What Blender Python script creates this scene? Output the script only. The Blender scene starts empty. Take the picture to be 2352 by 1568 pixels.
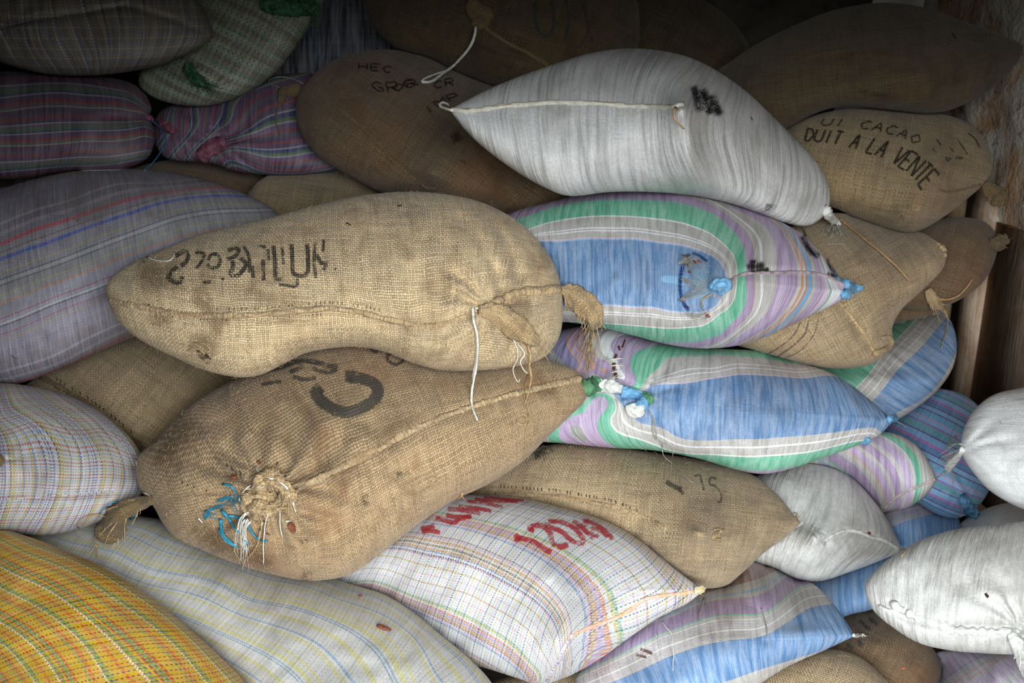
import bpy, math, random
import numpy as np
from mathutils import Vector, Matrix
from mathutils.bvhtree import BVHTree
random.seed(7); rng = np.random.RandomState(7)
S = bpy.context.scene; COL = S.collection

# ------------------------------------------------------------------ camera, light, exposure
W, H = 2352, 1568
LENS = 35.0; FP = W * LENS / 36.0
PITCH = math.radians(18); CAMZ = 1.5
cam_d = bpy.data.cameras.new('camera'); cam = bpy.data.objects.new('camera', cam_d); COL.objects.link(cam)
cam_d.lens = LENS; cam_d.sensor_width = 36.0; cam_d.clip_start = 0.05
cam.location = (0, 0, CAMZ); cam.rotation_euler = (math.pi / 2 - PITCH, 0, 0)
cam_d.dof.use_dof = True; cam_d.dof.focus_distance = 1.95; cam_d.dof.aperture_fstop = 8.0
S.camera = cam
S.view_settings.view_transform = 'Standard'; S.view_settings.look = 'None'
S.view_settings.gamma = 1.0; S.view_settings.use_curve_mapping = False
S.view_settings.exposure = 0.0
world = bpy.data.worlds.new('overcast_sky'); S.world = world; world.use_nodes = True
wn = world.node_tree; wn.nodes.clear()
_o = wn.nodes.new('ShaderNodeOutputWorld'); _b = wn.nodes.new('ShaderNodeBackground')
_b.inputs[0].default_value = (0.90, 0.96, 1.0, 1); _b.inputs[1].default_value = SKY_STRENGTH = 18.5
wn.links.new(_b.outputs[0], _o.inputs[0])
# overcast daylight; horizon and zenith dimmed in the ramp to shape the pile's light
_tc = wn.nodes.new('ShaderNodeTexCoord'); _sp = wn.nodes.new('ShaderNodeSeparateXYZ'); _rp = wn.nodes.new('ShaderNodeValToRGB')
wn.links.new(_tc.outputs['Generated'], _sp.inputs[0]); wn.links.new(_sp.outputs[2], _rp.inputs[0]); wn.links.new(_rp.outputs[0], _b.inputs[0])
_e = _rp.color_ramp.elements; _e[0].position = .035; _e[0].color = (.03, .033, .03, 1); _e[1].position = .13; _e[1].color = (.93, .98, 1.0, 1)
for _p, _v in ((.30, 1.0), (.46, .42), (1.0, .30)): _q = _e.new(_p); _q.color = (.93 * _v, .98 * _v, _v, 1)
# the open doorway the daylight comes through (portal only guides sampling, emits nothing itself)
DOOR_Y, DOOR_X0, DOOR_X1, DOOR_Z1 = 0.3, -0.45, 0.95, 1.90
pd = bpy.data.lights.new('doorway_portal', 'AREA'); pd.shape = 'RECTANGLE'
pd.size = DOOR_X1 - DOOR_X0; pd.size_y = DOOR_Z1; pd.cycles.is_portal = True
po = bpy.data.objects.new('doorway_portal', pd); COL.objects.link(po)
po.location = ((DOOR_X0 + DOOR_X1) / 2, DOOR_Y - .02, DOOR_Z1 / 2); po.rotation_euler = (math.radians(90), 0, 0)

CA, SA = math.cos(PITCH), math.sin(PITCH)
def world_pts(px, py, z):
    px = np.asarray(px, float); py = np.asarray(py, float); z = np.asarray(z, float)
    X = (px - W / 2) / FP * z; Y = (H / 2 - py) / FP * z
    return np.stack([X, SA * Y + CA * z, CAMZ + CA * Y - SA * z], -1)
FWD = Vector((0, CA, -SA)); CAMP = Vector((0, 0, CAMZ))

# ------------------------------------------------------------------ objects
def tag(o, label=None, cat=None, group=None, kind=None):
    if label: o['label'] = label
    if cat: o['category'] = cat
    if group: o['group'] = group
    if kind: o['kind'] = kind
    return o
def mesh_obj(name, V, faces, mat, parent=None, uv=None, smooth=True):
    """V (n,3) array, faces list of tuples or (m,4)/(m,3) arrays"""
    me = bpy.data.meshes.new(name)
    V = np.asarray(V, np.float32)
    if isinstance(faces, list) and faces and isinstance(faces[0], np.ndarray):
        loops = np.concatenate([f.ravel() for f in faces]); tot = np.concatenate([np.full(len(f), f.shape[1]) for f in faces])
    else:
        loops = np.array([i for f in faces for i in f]); tot = np.array([len(f) for f in faces])
    me.vertices.add(len(V)); me.vertices.foreach_set('co', V.ravel())
    me.loops.add(len(loops)); me.loops.foreach_set('vertex_index', loops.astype(np.int32))
    me.polygons.add(len(tot)); st = np.zeros(len(tot), np.int32); st[1:] = np.cumsum(tot)[:-1]
    me.polygons.foreach_set('loop_start', st)
    me.polygons.foreach_set('loop_total', tot.astype(np.int32))
    if uv is not None:
        l = me.uv_layers.new(name='UVMap'); l.data.foreach_set('uv', np.asarray(uv, np.float32)[loops].ravel())
    me.update(calc_edges=True); me.validate()
    if smooth: me.polygons.foreach_set('use_smooth', np.ones(len(me.polygons), bool))
    me.materials.append(mat)
    o = bpy.data.objects.new(name, me); COL.objects.link(o)
    if parent: o.parent = parent
    return o
def box(name, lo, hi, mat, parent=None):
    x0, y0, z0 = lo; x1, y1, z1 = hi
    V = [(x0,y0,z0),(x1,y0,z0),(x1,y1,z0),(x0,y1,z0),(x0,y0,z1),(x1,y0,z1),(x1,y1,z1),(x0,y1,z1)]
    F = [(0,3,2,1),(4,5,6,7),(0,1,5,4),(1,2,6,5),(2,3,7,6),(3,0,4,7)]
    return mesh_obj(name, V, F, mat, parent, smooth=False)

# ------------------------------------------------------------------ maths
def vnoise(x, y, seed=0):
    """smooth 2-D value noise in -1..1"""
    def h(i, j):
        n = (i.astype(np.int64) * 374761393 + j.astype(np.int64) * 668265263 + seed * 1442695041) & 0x7fffffff
        n = (n ^ (n >> 13)) * 1274126177 & 0x7fffffff
        return ((n ^ (n >> 16)) & 0xffff) / 32767.5 - 1
    xi = np.floor(x); yi = np.floor(y); fx = x - xi; fy = y - yi
    fx = fx * fx * fx * (fx * (fx * 6 - 15) + 10); fy = fy * fy * fy * (fy * (fy * 6 - 15) + 10)
    a = h(xi, yi); b = h(xi + 1, yi); c = h(xi, yi + 1); d = h(xi + 1, yi + 1)
    return (a * (1 - fx) + b * fx) * (1 - fy) + (c * (1 - fx) + d * fx) * fy
def spline(pts, closed=False, n=12):
    """Hermite through points; a third value 1 marks a sharp tip"""
    P = np.array([p[:2] for p in pts], float); sh = [len(p) > 2 and p[2] == 1 for p in pts]; N = len(P)
    T = np.zeros_like(P)
    for i in range(N):
        if sh[i]: continue
        if closed: T[i] = (P[(i + 1) % N] - P[i - 1]) / 2
        else: T[i] = (P[min(i + 1, N - 1)] - P[max(i - 1, 0)]) / (2 if 0 < i < N - 1 else 1)
    out = []
    t = np.arange(n) / n; a = 2*t**3-3*t**2+1; b = t**3-2*t**2+t; c = -2*t**3+3*t**2; d = t**3-t**2
    for i in range(N if closed else N - 1):
        j = (i + 1) % N; L = np.linalg.norm(P[j] - P[i])
        ti = T[i]; tj = T[j]
        li = np.linalg.norm(ti); lj = np.linalg.norm(tj)
        if li > 1.3 * L: ti = ti * 1.3 * L / li
        if lj > 1.3 * L: tj = tj * 1.3 * L / lj
        out.append(a[:,None]*P[i] + b[:,None]*ti + c[:,None]*P[j] + d[:,None]*tj)
    if not closed: out.append(P[-1:])
    return np.concatenate(out)
def resample(P, m, closed=False):
    Q = np.vstack([P, P[:1]]) if closed else P
    s = np.concatenate([[0], np.cumsum(np.linalg.norm(np.diff(Q, axis=0), axis=1))])
    t = np.linspace(0, s[-1], m, endpoint=not closed)
    return np.stack([np.interp(t, s, Q[:, k]) for k in range(Q.shape[1])], -1)
def polydist(x, y, line):
    d = np.full(np.shape(x), 1e9)
    for (x0, y0), (x1, y1) in zip(line[:-1], line[1:]):
        dx, dy = x1 - x0, y1 - y0; L = dx * dx + dy * dy + 1e-9
        t = np.clip(((x - x0) * dx + (y - y0) * dy) / L, 0, 1)
        d = np.minimum(d, np.hypot(x - x0 - t * dx, y - y0 - t * dy))
    return d
class TPS:
    def __init__(s, P, val, reg=2.0):
        s.P = np.asarray(P, float) / 100.; n = len(P)
        A = np.zeros((n + 3, n + 3)); A[:n, :n] = s.k(s.P, s.P) + np.eye(n) * reg * .01
        A[:n, n] = 1; A[:n, n+1:] = s.P; A[n, :n] = 1; A[n+1:, :n] = s.P.T
        s.w = np.linalg.lstsq(A, np.concatenate([val, [0, 0, 0]]), rcond=None)[0]
    def k(s, A, B):
        r2 = ((A[:, None] - B[None]) ** 2).sum(-1) + 1e-9
        return r2 * np.log(r2)
    def __call__(s, X):
        X = np.asarray(X, float) / 100.; n = len(s.P); out = np.empty(len(X))
        for i in range(0, len(X), 8000):
            x = X[i:i+8000]; out[i:i+8000] = s.k(x, s.P) @ s.w[:n] + s.w[n] + x @ s.w[n+1:]
        return out

# ------------------------------------------------------------------ sack geometry
NR, MR = 26, 96
class Sack:
    def __init__(s, key, out, d, slope=.7, hf=1.0, c=None, axis=0, vi=(), ui=(), bumps=(), pleats=(), folds=(),
                 lump=1.0, res=1.0, sx=0.0, power=.5, rip=(), ridges=()):
        s.key = key; s.d = d; s.slope = slope; s.sx = sx; s.bumps = bumps; s.pleats = pleats; s.folds = folds; s.lump = lump; s.res = res
        s.rip = rip; s.ridges = ridges
        D = spline(out, True, 14); s.poly = D
        A = D; B = np.roll(D, -1, 0); cr = A[:,0]*B[:,1] - B[:,0]*A[:,1]
        if c is None: c = ((A + B) * cr[:, None]).sum(0) / (3 * cr.sum())
        s.c = np.array(c, float)
        if cr.sum() < 0: D = D[::-1]
        R = resample(D, 2400, True) - s.c
        th = np.unwrap(np.arctan2(R[:,1], R[:,0])); bad = (np.diff(th) < 0).mean()
        if bad > .01: print('STAR', key, round(bad, 3))
        th = np.maximum.accumulate(th) + np.arange(len(th)) * 1e-9
        s.th0 = th[0]; s.th = np.concatenate([th, [th[0] + 2 * math.pi]]); rr = np.hypot(R[:,0], R[:,1]); s.rad = np.concatenate([rr, rr[:1]])
        s.arc = np.linspace(0, 1, len(s.th))         # arclength parameter
        ax = math.radians(axis); s.ca, s.sa = math.cos(ax), math.sin(ax)
        # inflate: -lap(phi) = 1 on the outline
        s.phi, s.hm = s.solve()
        # smooth quadratic cap round the middle so the pole leaves no crease
        rr = np.arange(0, 6) / NR; aa = np.arange(MR) / MR; th_ = np.interp(aa, s.arc, s.th); R_ = np.interp(aa, s.arc, s.rad)
        qx = (rr[:, None] * R_ * np.cos(th_)).ravel() / 100; qy = (rr[:, None] * R_ * np.sin(th_)).ravel() / 100
        s.q = np.linalg.lstsq(s.basis(qx, qy), s.phi[:6].ravel(), rcond=None)[0]
        s.H = hf * 1.62 * s.hm * d / FP; s.power = power
        s.tv = s.tu = None
        for attr, iso in (('tv', vi), ('tu', ui)):
            if iso:
                P, val = [], []
                for v, line in iso:
                    for p in line: P.append(p); val.append(v)
                P = np.array(P, float); setattr(s, attr, TPS(s.stretch(P[:,0], P[:,1]), np.array(val, float)))
        s.V = None; s.parts = []
    def basis(s, x, y):
        return np.stack([x*0+1, x, y, x*x, x*y, y*y, x**3, x*x*y, x*y*y, y**3, x**4, x*x*y*y, y**4], -1)
    def R_of(s, th):
        t = (th - s.th0) % (2 * math.pi) + s.th0
        return np.interp(t, s.th, s.rad), np.interp(t, s.th, s.arc)
    def polar(s, x, y):
        dx = x - s.c[0]; dy = y - s.c[1]; th = np.arctan2(dy, dx); R, a = s.R_of(th)
        return np.hypot(dx, dy) / R, a
    def solve(s):
        ring = np.arange(1, NR + 1) / NR
        a = np.arange(MR) / MR; th = np.interp(a, s.arc, s.th); R = np.interp(a, s.arc, s.rad)
        X = s.c[0] + ring[:, None] * R * np.cos(th); Y = s.c[1] + ring[:, None] * R * np.sin(th)
        P = np.vstack([[s.c], np.stack([X.ravel(), Y.ravel()], -1)]); idx = 1 + np.arange(NR * MR).reshape(NR, MR)
        T = []
        nx = np.roll(idx, -1, 1)
        T.append(np.stack([np.zeros(MR, int), idx[0], nx[0]], -1))
        for i in range(NR - 1):
            T.append(np.stack([idx[i], idx[i+1], nx[i+1]], -1)); T.append(np.stack([idx[i], nx[i+1], nx[i]], -1))
        T = np.concatenate(T); n = len(P); area = np.zeros(n); I, J, Wt = [], [], []
        p = P[T]; ar = .5 * np.abs(np.cross(p[:,1] - p[:,0], p[:,2] - p[:,0])) + 1e-6
        for k in range(3):
            np.add.at(area, T[:, k], ar / 3)
            e1 = p[:, (k+1) % 3] - p[:, k]; e2 = p[:, (k+2) % 3] - p[:, k]
            cot = np.clip((e1 * e2).sum(1) / (2 * ar), -60, 60) / 2
            I += [T[:, (k+1) % 3], T[:, (k+2) % 3]]; J += [T[:, (k+2) % 3], T[:, (k+1) % 3]]; Wt += [cot, cot]
        s.nT = len(T)
        I = np.concatenate(I); J = np.concatenate(J); Wt = np.concatenate(Wt)
        diag = np.bincount(I, Wt, n); free = np.ones(n, bool); free[idx[-1]] = False
        def Ax(x): return np.where(free, diag * x - np.bincount(I, Wt * x[J], n), 0)
        b = np.where(free, area, 0); x = np.zeros(n); r = b.copy(); M = np.maximum(np.abs(diag), 1e-3); z = r / M; q = z.copy(); rz = r @ z
        for _ in range(700):
            Aq = Ax(q); al = rz / (q @ Aq + 1e-30); x += al * q; r -= al * Aq
            z = r / M; rn = r @ z
            if rn < 1e-7 * (b @ (b / M)): break
            q = z + rn / rz * q; rz = rn
        x = np.maximum(x, 0); g = np.zeros((NR + 1, MR)); g[0] = x[0]; g[1:] = x[1:].reshape(NR, MR)
        return g / g.max(), math.sqrt(g.max())
    def phi_at(s, r, a):
        """Catmull-Rom lookup in ring / arclength"""
        fi = np.clip(r, 0, 1) * NR; fj = (a % 1) * MR
        i0 = np.minimum(fi.astype(int), NR - 1); j0 = fj.astype(int); ti = fi - i0; tj = fj - j0
        def w(t): return (-.5*t**3+t*t-.5*t, 1.5*t**3-2.5*t*t+1, -1.5*t**3+2*t*t+.5*t, .5*t**3-.5*t*t)
        wi = w(ti); wj = w(tj); out = 0
        for k in range(4):
            ii = i0 + k - 1; opp = ii < 0; over = ii > NR; iq = np.clip(np.abs(ii), 0, NR)
            for l in range(4):
                jj = (j0 + l - 1 + np.where(opp, MR // 2, 0)) % MR
                val = s.phi[iq, jj]
                val = np.where(over, -s.phi[NR - 1, jj], val)
                out = out + wi[k] * wj[l] * val
        w_ = np.clip((r * NR - 1.0) / 2.5, 0, 1); w_ = w_ * w_ * (3 - 2 * w_)
        th = np.interp(a % 1, s.arc, s.th); R = np.interp(a % 1, s.arc, s.rad) * r / 100
        cap = s.basis(np.clip(R * np.cos(th), -2, 2), np.clip(R * np.sin(th), -2, 2)) @ s.q
        out = np.where(w_ < 1, out * w_ + cap * (1 - w_), out)
        return np.maximum(out, 0)
    def stretch(s, x, y):
        r, a = s.polar(x, y); q = np.minimum(r, 1.0) * .96; f = np.where(q > 1e-3, np.arcsin(q) / np.maximum(q, 1e-3), 1)
        f = 1 + (f - 1) * .75
        return np.stack([s.c[0] + (x - s.c[0]) * f, s.c[1] + (y - s.c[1]) * f], -1)
    def uv(s, x, y):
        Q = s.stretch(x, y); dx = Q[:,0] - s.c[0]; dy = Q[:,1] - s.c[1]
        u = s.tu(Q) if s.tu else dx * s.ca + dy * s.sa
        v = s.tv(Q) if s.tv else -dx * s.sa + dy * s.ca
        return np.stack([u, v], -1)
    def mid(s, x, y):
        k = s.d / FP
        return s.d + s.slope * (s.c[1] - y) * k + s.sx * (x - s.c[0]) * k
    def detail(s, x, y, r):
        m = np.clip(1 - np.clip(r, 0, 1) ** 6, 0, 1); h = np.zeros(np.shape(x))
        h += s.lump * (.006 * vnoise(x / 95, y / 80, sum(map(ord, s.key)) % 97) + .0022 * vnoise(x / 34, y / 30, 5))
        for b in s.bumps:      # (x, y, amp m, rx, ry, angle, pow)
            bx, by, am, rx, ry = b[:5]; an = math.radians(b[5] if len(b) > 5 else 0); pw = b[6] if len(b) > 6 else 2
            dx = x - bx; dy = y - by; p = (dx*math.cos(an) + dy*math.sin(an)) / rx; q = (-dx*math.sin(an) + dy*math.cos(an)) / ry
            h += am * np.exp(-(p*p + q*q) ** (pw / 2))
        for (bx, by, R, n, am) in s.pleats:
            dx = x - bx; dy = y - by; dd = np.hypot(dx, dy); th = np.arctan2(dy, dx)
            wv = np.sin(n * th + 1.9 * vnoise(th * 2.2 + 7, dd / 60, 3)) * (.6 + .4 * vnoise(th * 1.3, dd * 0, 9))
            h += am * wv * np.exp(-(dd / R) ** 1.5) * np.clip(dd / 25, 0, 1)
            h -= am * 1.5 * np.exp(-(dd / 16) ** 2)
        for (line, wd, am) in s.folds:
            dd = polydist(x, y, line); h += am * np.exp(-(dd / wd) ** 2)
        for (line, wd, am) in s.ridges:              # blunt folded edges of the filled sack
            dd = polydist(x, y, spline(line, False, 8)); h += am * np.exp(-(np.sqrt(dd * dd + 90) - 9.5) / wd)
        for (bx, by, R, ang, per, am) in s.rip:      # parallel ripples in a patch
            an = math.radians(ang); dx = x - bx; dy = y - by
            tcoord = dx * math.cos(an) + dy * math.sin(an); oth = -dx * math.sin(an) + dy * math.cos(an)
            h += am * vnoise(tcoord / per, oth / (per * 9), 11) * np.exp(-((dx*dx + dy*dy) / R**2) ** 1.5)
        return h * m
    def depth(s, x, y, back=False):
        """front (or back) surface depth at pixels, before contact dents"""
        r, a = s.polar(x, y); ph = s.phi_at(r, a); hh = s.H * ph ** s.power
        if back: return s.mid(x, y) + hh * .92, r
        return s.mid(x, y) - hh - s.detail(x, y, r), r

G = 8; GX0, GY0, GX1, GY1 = -640, -480, 3000, 2120
gx, gy = np.meshgrid(np.arange(GX0, GX1, G, dtype=float), np.arange(GY0, GY1, G, dtype=float))
FRONT = []; BUILT = []
def blur(a, k=2):
    for _ in range(k):
        p = np.pad(a, 1, mode='edge'); a = (p[:-2,1:-1] + p[2:,1:-1] + p[1:-1,:-2] + p[1:-1,2:] + 4 * a) / 8
    return a
def settle(s, pct=45):
    r, _a = s.polar(gx, gy); m = r < 1.0
    x, y = gx[m], gy[m]
    F = np.full(gx.shape, np.inf); F[m] = s.depth(x, y)[0]
    B = np.full(gx.shape, np.inf); B[m] = s.depth(x, y, True)[0]
    req = np.full(gx.shape, -np.inf)
    for (m2, B2, nm) in FRONT:
        ov = m & m2
        req[ov] = np.maximum(req[ov], B2[ov] + .012)
    viol = np.where(m & np.isfinite(req), req - F, -9.)
    cells = viol > -8
    sh = 0.
    if cells.any():
        # rim cells of the sacks in front, inside this one, near the picture
        near = np.zeros_like(m); un = m & ~cells
        for dy in (-1, 0, 1):
            for dx in (-1, 0, 1): near |= np.roll(np.roll(un, dy, 0), dx, 1)
        rim = near & cells & (gx > -60) & (gx < 2412) & (gy > -60) & (gy < 1628)
        if rim.sum() > 3: sh = max(0., float(np.percentile(viol[rim], pct)))
    s.d += sh; F += sh; B += sh; viol = np.where(cells, viol - sh, 0); V = np.maximum(viol, 0)
    D = V.copy(); dec = .012
    for _ in range(14):
        p = np.pad(D, 1)
        D = np.maximum(D, .86 * np.maximum(np.maximum(p[:-2,1:-1], p[2:,1:-1]), np.maximum(p[1:-1,:-2], p[1:-1,2:])))
        D = np.maximum(D, .81 * np.maximum(np.maximum(p[:-2,:-2], p[2:,:-2]), np.maximum(p[:-2,2:], p[2:,2:])))
    D = np.maximum(blur(D, 5), 0); D = np.maximum(D, V); D = np.maximum(blur(D, 1), V)
    s.V = D; F2 = F + np.where(m, D, 0); B2 = np.maximum(B, F2 + .04); s.Bx = np.where(m, B2 - B, 0); s.Bx[~m] = 0
    s.Bx = blur(np.nan_to_num(s.Bx), 2)
    mm = m.copy()
    FRONT.append((mm, np.where(mm, B2 + .0, -np.inf), s.key))
    print('SETTLE %-26s d=%.3f shift=%.3f dent max %.3f mean %.3f H=%.3f' % (s.key, s.d, sh, D.max(), D[m].mean(), s.H))
def gsample(A, x, y):
    fx = np.clip((x - GX0) / G, 0, A.shape[1] - 1.001); fy = np.clip((y - GY0) / G, 0, A.shape[0] - 1.001)
    i = fx.astype(int); j = fy.astype(int); a = fx - i; b = fy - j
    return (A[j,i]*(1-a) + A[j,i+1]*a) * (1-b) + (A[j+1,i]*(1-a) + A[j+1,i+1]*a) * b
def build_sack(s, name, mat, label, cat='sack', group=None):
    per = np.linalg.norm(np.diff(s.poly, axis=0), axis=1).sum()
    M = int(np.clip(per / 7.5 * s.res, 90, 420)); N = int(np.clip(M / 5.2, 20, 80)); NB = max(8, N // 3)
    a = np.arange(M) / M; th = np.interp(a, s.arc, s.th); R = np.interp(a, s.arc, s.rad); ct, st = np.cos(th), np.sin(th)
    def layer(n, skip):
        rr = np.sin(np.pi / 2 * np.arange(1, n + 1 - skip) / n); rr = rr ** .95
        x = s.c[0] + rr[:, None] * R * ct; y = s.c[1] + rr[:, None] * R * st
        return np.concatenate([[s.c[0]], x.ravel()]), np.concatenate([[s.c[1]], y.ravel()])
    fx, fy = layer(N, 0); bx, by = layer(NB, 1)
    zf, r = s.depth(fx, fy); zf = zf + gsample(s.V, fx, fy)
    zb, _ = s.depth(bx, by, True); zb = zb + gsample(s.Bx, bx, by)
    for t_ in BUILT:        # press exactly against the sacks lying in front
        if t_.poly[:,0].max() < s.poly[:,0].min() or t_.poly[:,0].min() > s.poly[:,0].max() or t_.poly[:,1].max() < s.poly[:,1].min() or t_.poly[:,1].min() > s.poly[:,1].max(): continue
        bz, rr_ = t_.depth(fx, fy, True); bz = bz + gsample(t_.Bx, fx, fy); zf = np.where(rr_ < 1.015, np.maximum(zf, bz + .007), zf)
    frontz, _ = s.depth(bx, by); frontz = frontz + gsample(s.V, bx, by)
    for t_ in BUILT:
        if t_.poly[:,0].max() < s.poly[:,0].min() or t_.poly[:,0].min() > s.poly[:,0].max() or t_.poly[:,1].max() < s.poly[:,1].min() or t_.poly[:,1].min() > s.poly[:,1].max(): continue
        bz, rr_ = t_.depth(bx, by, True); bz = bz + gsample(t_.Bx, bx, by); frontz = np.where(rr_ < 1.015, np.maximum(frontz, bz + .007), frontz)
    zb = np.maximum(zb, frontz + .02)
    V = np.concatenate([world_pts(fx, fy, zf), world_pts(bx, by, zb)]); nf = len(fx)
    UV = np.concatenate([s.uv(fx, fy), s.uv(bx, by)])
    jj = np.arange(M); jn = (jj + 1) % M
    q = []; t = [np.stack([np.zeros(M, int), 1 + jn, 1 + jj], -1), np.stack([np.full(M, nf), nf + 1 + jj, nf + 1 + jn], -1)]
    for i in range(N - 1):
        o = 1 + i * M; q.append(np.stack([o + jj, o + jn, o + M + jn, o + M + jj], -1))
    for i in range(NB - 2):
        o = nf + 1 + i * M; q.append(np.stack([o + jn, o + jj, o + M + jj, o + M + jn], -1))
    o = nf + 1 + (NB - 2) * M; e = 1 + (N - 1) * M
    q.append(np.stack([o + jn, o + jj, e + jj, e + jn], -1))
    root = bpy.data.objects.new(name, None); COL.objects.link(root); root.empty_display_size = .05
    base = V.mean(0); base[2] = V[:, 2].min(); root.location = Vector(base)
    s.isbag = True
    ob = mesh_obj('sack_body', V - base, [np.concatenate(t), np.concatenate(q)], mat, root, UV)
    s.root = root; s.base = base
    tag(root, label, cat, group)
    qs = np.concatenate(q)[: (N - 1) * M]
    s.bb = (s.poly[:,0].min(), s.poly[:,1].min(), s.poly[:,0].max(), s.poly[:,1].max()); BUILT.append(s)
    s.bvh = BVHTree.FromPolygons([tuple(v) for v in V[:nf]], [tuple(f) for f in qs] + [tuple(f) for f in t[0]])
    return root
def hit(s, x, y, lift=0.0):
    """point on the sack's front surface seen at (x,y), lifted outwards by `lift` metres"""
    p = Vector(world_pts(x, y, 1.0)); d = (p - CAMP).normalized()
    h = s.bvh.ray_cast(CAMP, d)
    if h[0] is None:
        z = float(s.mid(np.array([x], float), np.array([y], float))[0])
        return Vector(world_pts(x, y, z)) - d * lift, -d, False
    n = h[1]
    if n.dot(d) > 0: n = -n
    return h[0] + n * lift, n, True
def child(s, name, V, F, mat, uv=None, label=None, parent=None, smooth=True):
    o = mesh_obj(name, np.asarray(V) - s.base, F, mat, parent or s.root, uv, smooth)
    if label: o['label'] = label
    return o

# ------------------------------------------------------------------ tubes, ribbons on the cloth
def tube_mesh(P, rad, ns=6, flat=1.0, nrm=None):
    P = [Vector(p) for p in P]; n = len(P); V = []; F = []
    up = Vector((0.02, -1, .3)).normalized()
    for i, p in enumerate(P):
        t = (P[min(i+1, n-1)] - P[max(i-1, 0)])
        t = t.normalized() if t.length > 1e-9 else Vector((0, 0, 1))
        nv = nrm[i] if nrm is not None else up
        side = t.cross(nv)
        side = side.normalized() if side.length > 1e-6 else Vector((1, 0, 0))
        nn = side.cross(t).normalized(); r = rad[i] if hasattr(rad, '__len__') else rad
        for k in range(ns):
            a = 2 * math.pi * k / ns; V.append(p + side * (r * math.cos(a)) + nn * (r * flat * math.sin(a)))
    for i in range(n - 1):
        for k in range(ns):
            F.append((i*ns+k, i*ns+(k+1) % ns, (i+1)*ns+(k+1) % ns, (i+1)*ns+k))
    F.append(tuple(range(ns))[::-1]); F.append(tuple((n-1)*ns + k for k in range(ns)))
    return V, F
def join(meshes):
    V, F = [], []
    for v, f in meshes:
        o = len(V); V += list(v); F += [tuple(i + o for i in q) for q in f]
    return V, F
def surf_path(s, pts, step=7, lift=.001, closed=False):
    P = spline(pts, closed, 10); L = np.linalg.norm(np.diff(P, axis=0), axis=1).sum(); P = resample(P, max(3, int(L / step)), closed)
    out, nr = [], []
    for x, y in P:
        q, n, ok = hit(s, x, y, lift); out.append(q); nr.append(n)
    return P, out, nr
def seam(s, pts, mat, w=9, name='seam', label=None, rise=.004, stitch=9.0, jit=.25):
    """raised stitched seam following the cloth"""
    P, Q, Nn = surf_path(s, pts, 3.2, .0)
    k = s.d / FP; n = len(Q); rad = []
    for i in range(n):
        ph = i * 3.2 / stitch * 2 * math.pi
        rad.append(w / 2 * k * (1 + .6 * jit * math.sin(ph + 2 * vnoise(np.array([i / 9.]), np.array([7.]), 2)[0]) + .2 * vnoise(np.array([i / 5.]), np.array([3.]), 2)[0]))
    V, F = tube_mesh(Q, rad, 8, min(1, rise / (w / 2 * k)), Nn)
    uv = np.array([(i // 8 * 3.2, (i % 8) * 2.) for i in range(len(V))])
    return child(s, name, V, F, mat, uv, label)
def nearest_z(x, y, lim=None):
    d = (Vector(world_pts(x, y, 1.0)) - CAMP).normalized(); best = None
    for t in BUILT:
        if not (t.bb[0] <= x <= t.bb[2] and t.bb[1] <= y <= t.bb[3]): continue
        h = t.bvh.ray_cast(CAMP, d)
        if h[0] is not None:
            z = (h[0] - CAMP).dot(FWD)
            if best is None or z < best: best = z
    return best
def path_depths(s, A, hang=False, slack=.05):
    """depth of whatever lies under each picture point of a path, smoothed so the strand bridges dips"""
    zs = []; last = s.d
    for i, (x, y) in enumerate(A):
        z = nearest_z(x, y)
        if z is None: z = last
        last = z; zs.append(z)
    zs = np.array(zs)
    if hang:
        k = s.d / FP; free = zs[0] + (A[:,1] - A[0,1]) * k * .30
        zs = np.minimum(zs, free)
    else:
        for i in range(1, len(zs)): zs[i] = min(zs[i], zs[i-1] + slack * .25)
        for i in range(len(zs) - 2, -1, -1): zs[i] = min(zs[i], zs[i+1] + slack * .25)
    return zs
def strands(s, paths, mat, name, r=.0012, label=None, n=1, spread=0., wob=2.0, taper=.5, hang=False, top=None, group=None, cat=None):
    """loose strands draped on what lies beneath. path = [(x, y, lift_m)] or (radius, [...]); n copies with lateral spread in px"""
    ms = []
    for path in paths:
        pr = r
        if isinstance(path[0], (int, float)): pr = path[0]; path = path[1]
        P3 = np.array([(p[0], p[1], p[2] if len(p) > 2 else .003) for p in path], float)
        XY = spline([tuple(p[:2]) for p in P3], False, 10); lf = np.interp(np.linspace(0, 1, len(XY)), np.linspace(0, 1, len(P3)), P3[:, 2])
        L = np.linalg.norm(np.diff(XY, axis=0), axis=1).sum(); m = max(4, int(L / 6)); A = resample(np.column_stack([XY, lf]), m)
        base = path_depths(s, A[:, :2], hang) - A[:, 2] - pr
        for c in range(n):
            sd = random.randint(0, 9999); ox = random.uniform(-spread, spread); oy = random.uniform(-spread, spread) * .5; t = np.linspace(0, 1, m)
            amp = wob * (.3 + t)
            x = A[:,0] + ox * (.35 + .65 * t) + amp * vnoise(t * L / 28, t * 0 + sd, 1); y = A[:,1] + oy * t + amp * .6 * vnoise(t * L / 28, t * 0 + sd + 50, 2)
            z = base - .0015 * (1 + vnoise(t * 5, t * 0 + sd, 4))
            mm = m if n == 1 else max(4, int(m * random.uniform(.6, 1)))
            P = world_pts(x, y, z)[:mm]
            rad = [pr * (1 - taper * (i / mm)) * random.uniform(.85, 1.15) for i in range(mm)]
            ms.append(tube_mesh([tuple(p) for p in P], rad, 6))
    V, F = join(ms)
    if top is not None:
        c = np.mean([tuple(v) for v in V], 0); o = mesh_obj(name, np.array([tuple(v) for v in V]) - c, F, mat); o.location = Vector(c); return tag(o, label, cat, group)
    return child(s, name, [tuple(v) for v in V], F, mat, None, label)
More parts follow.
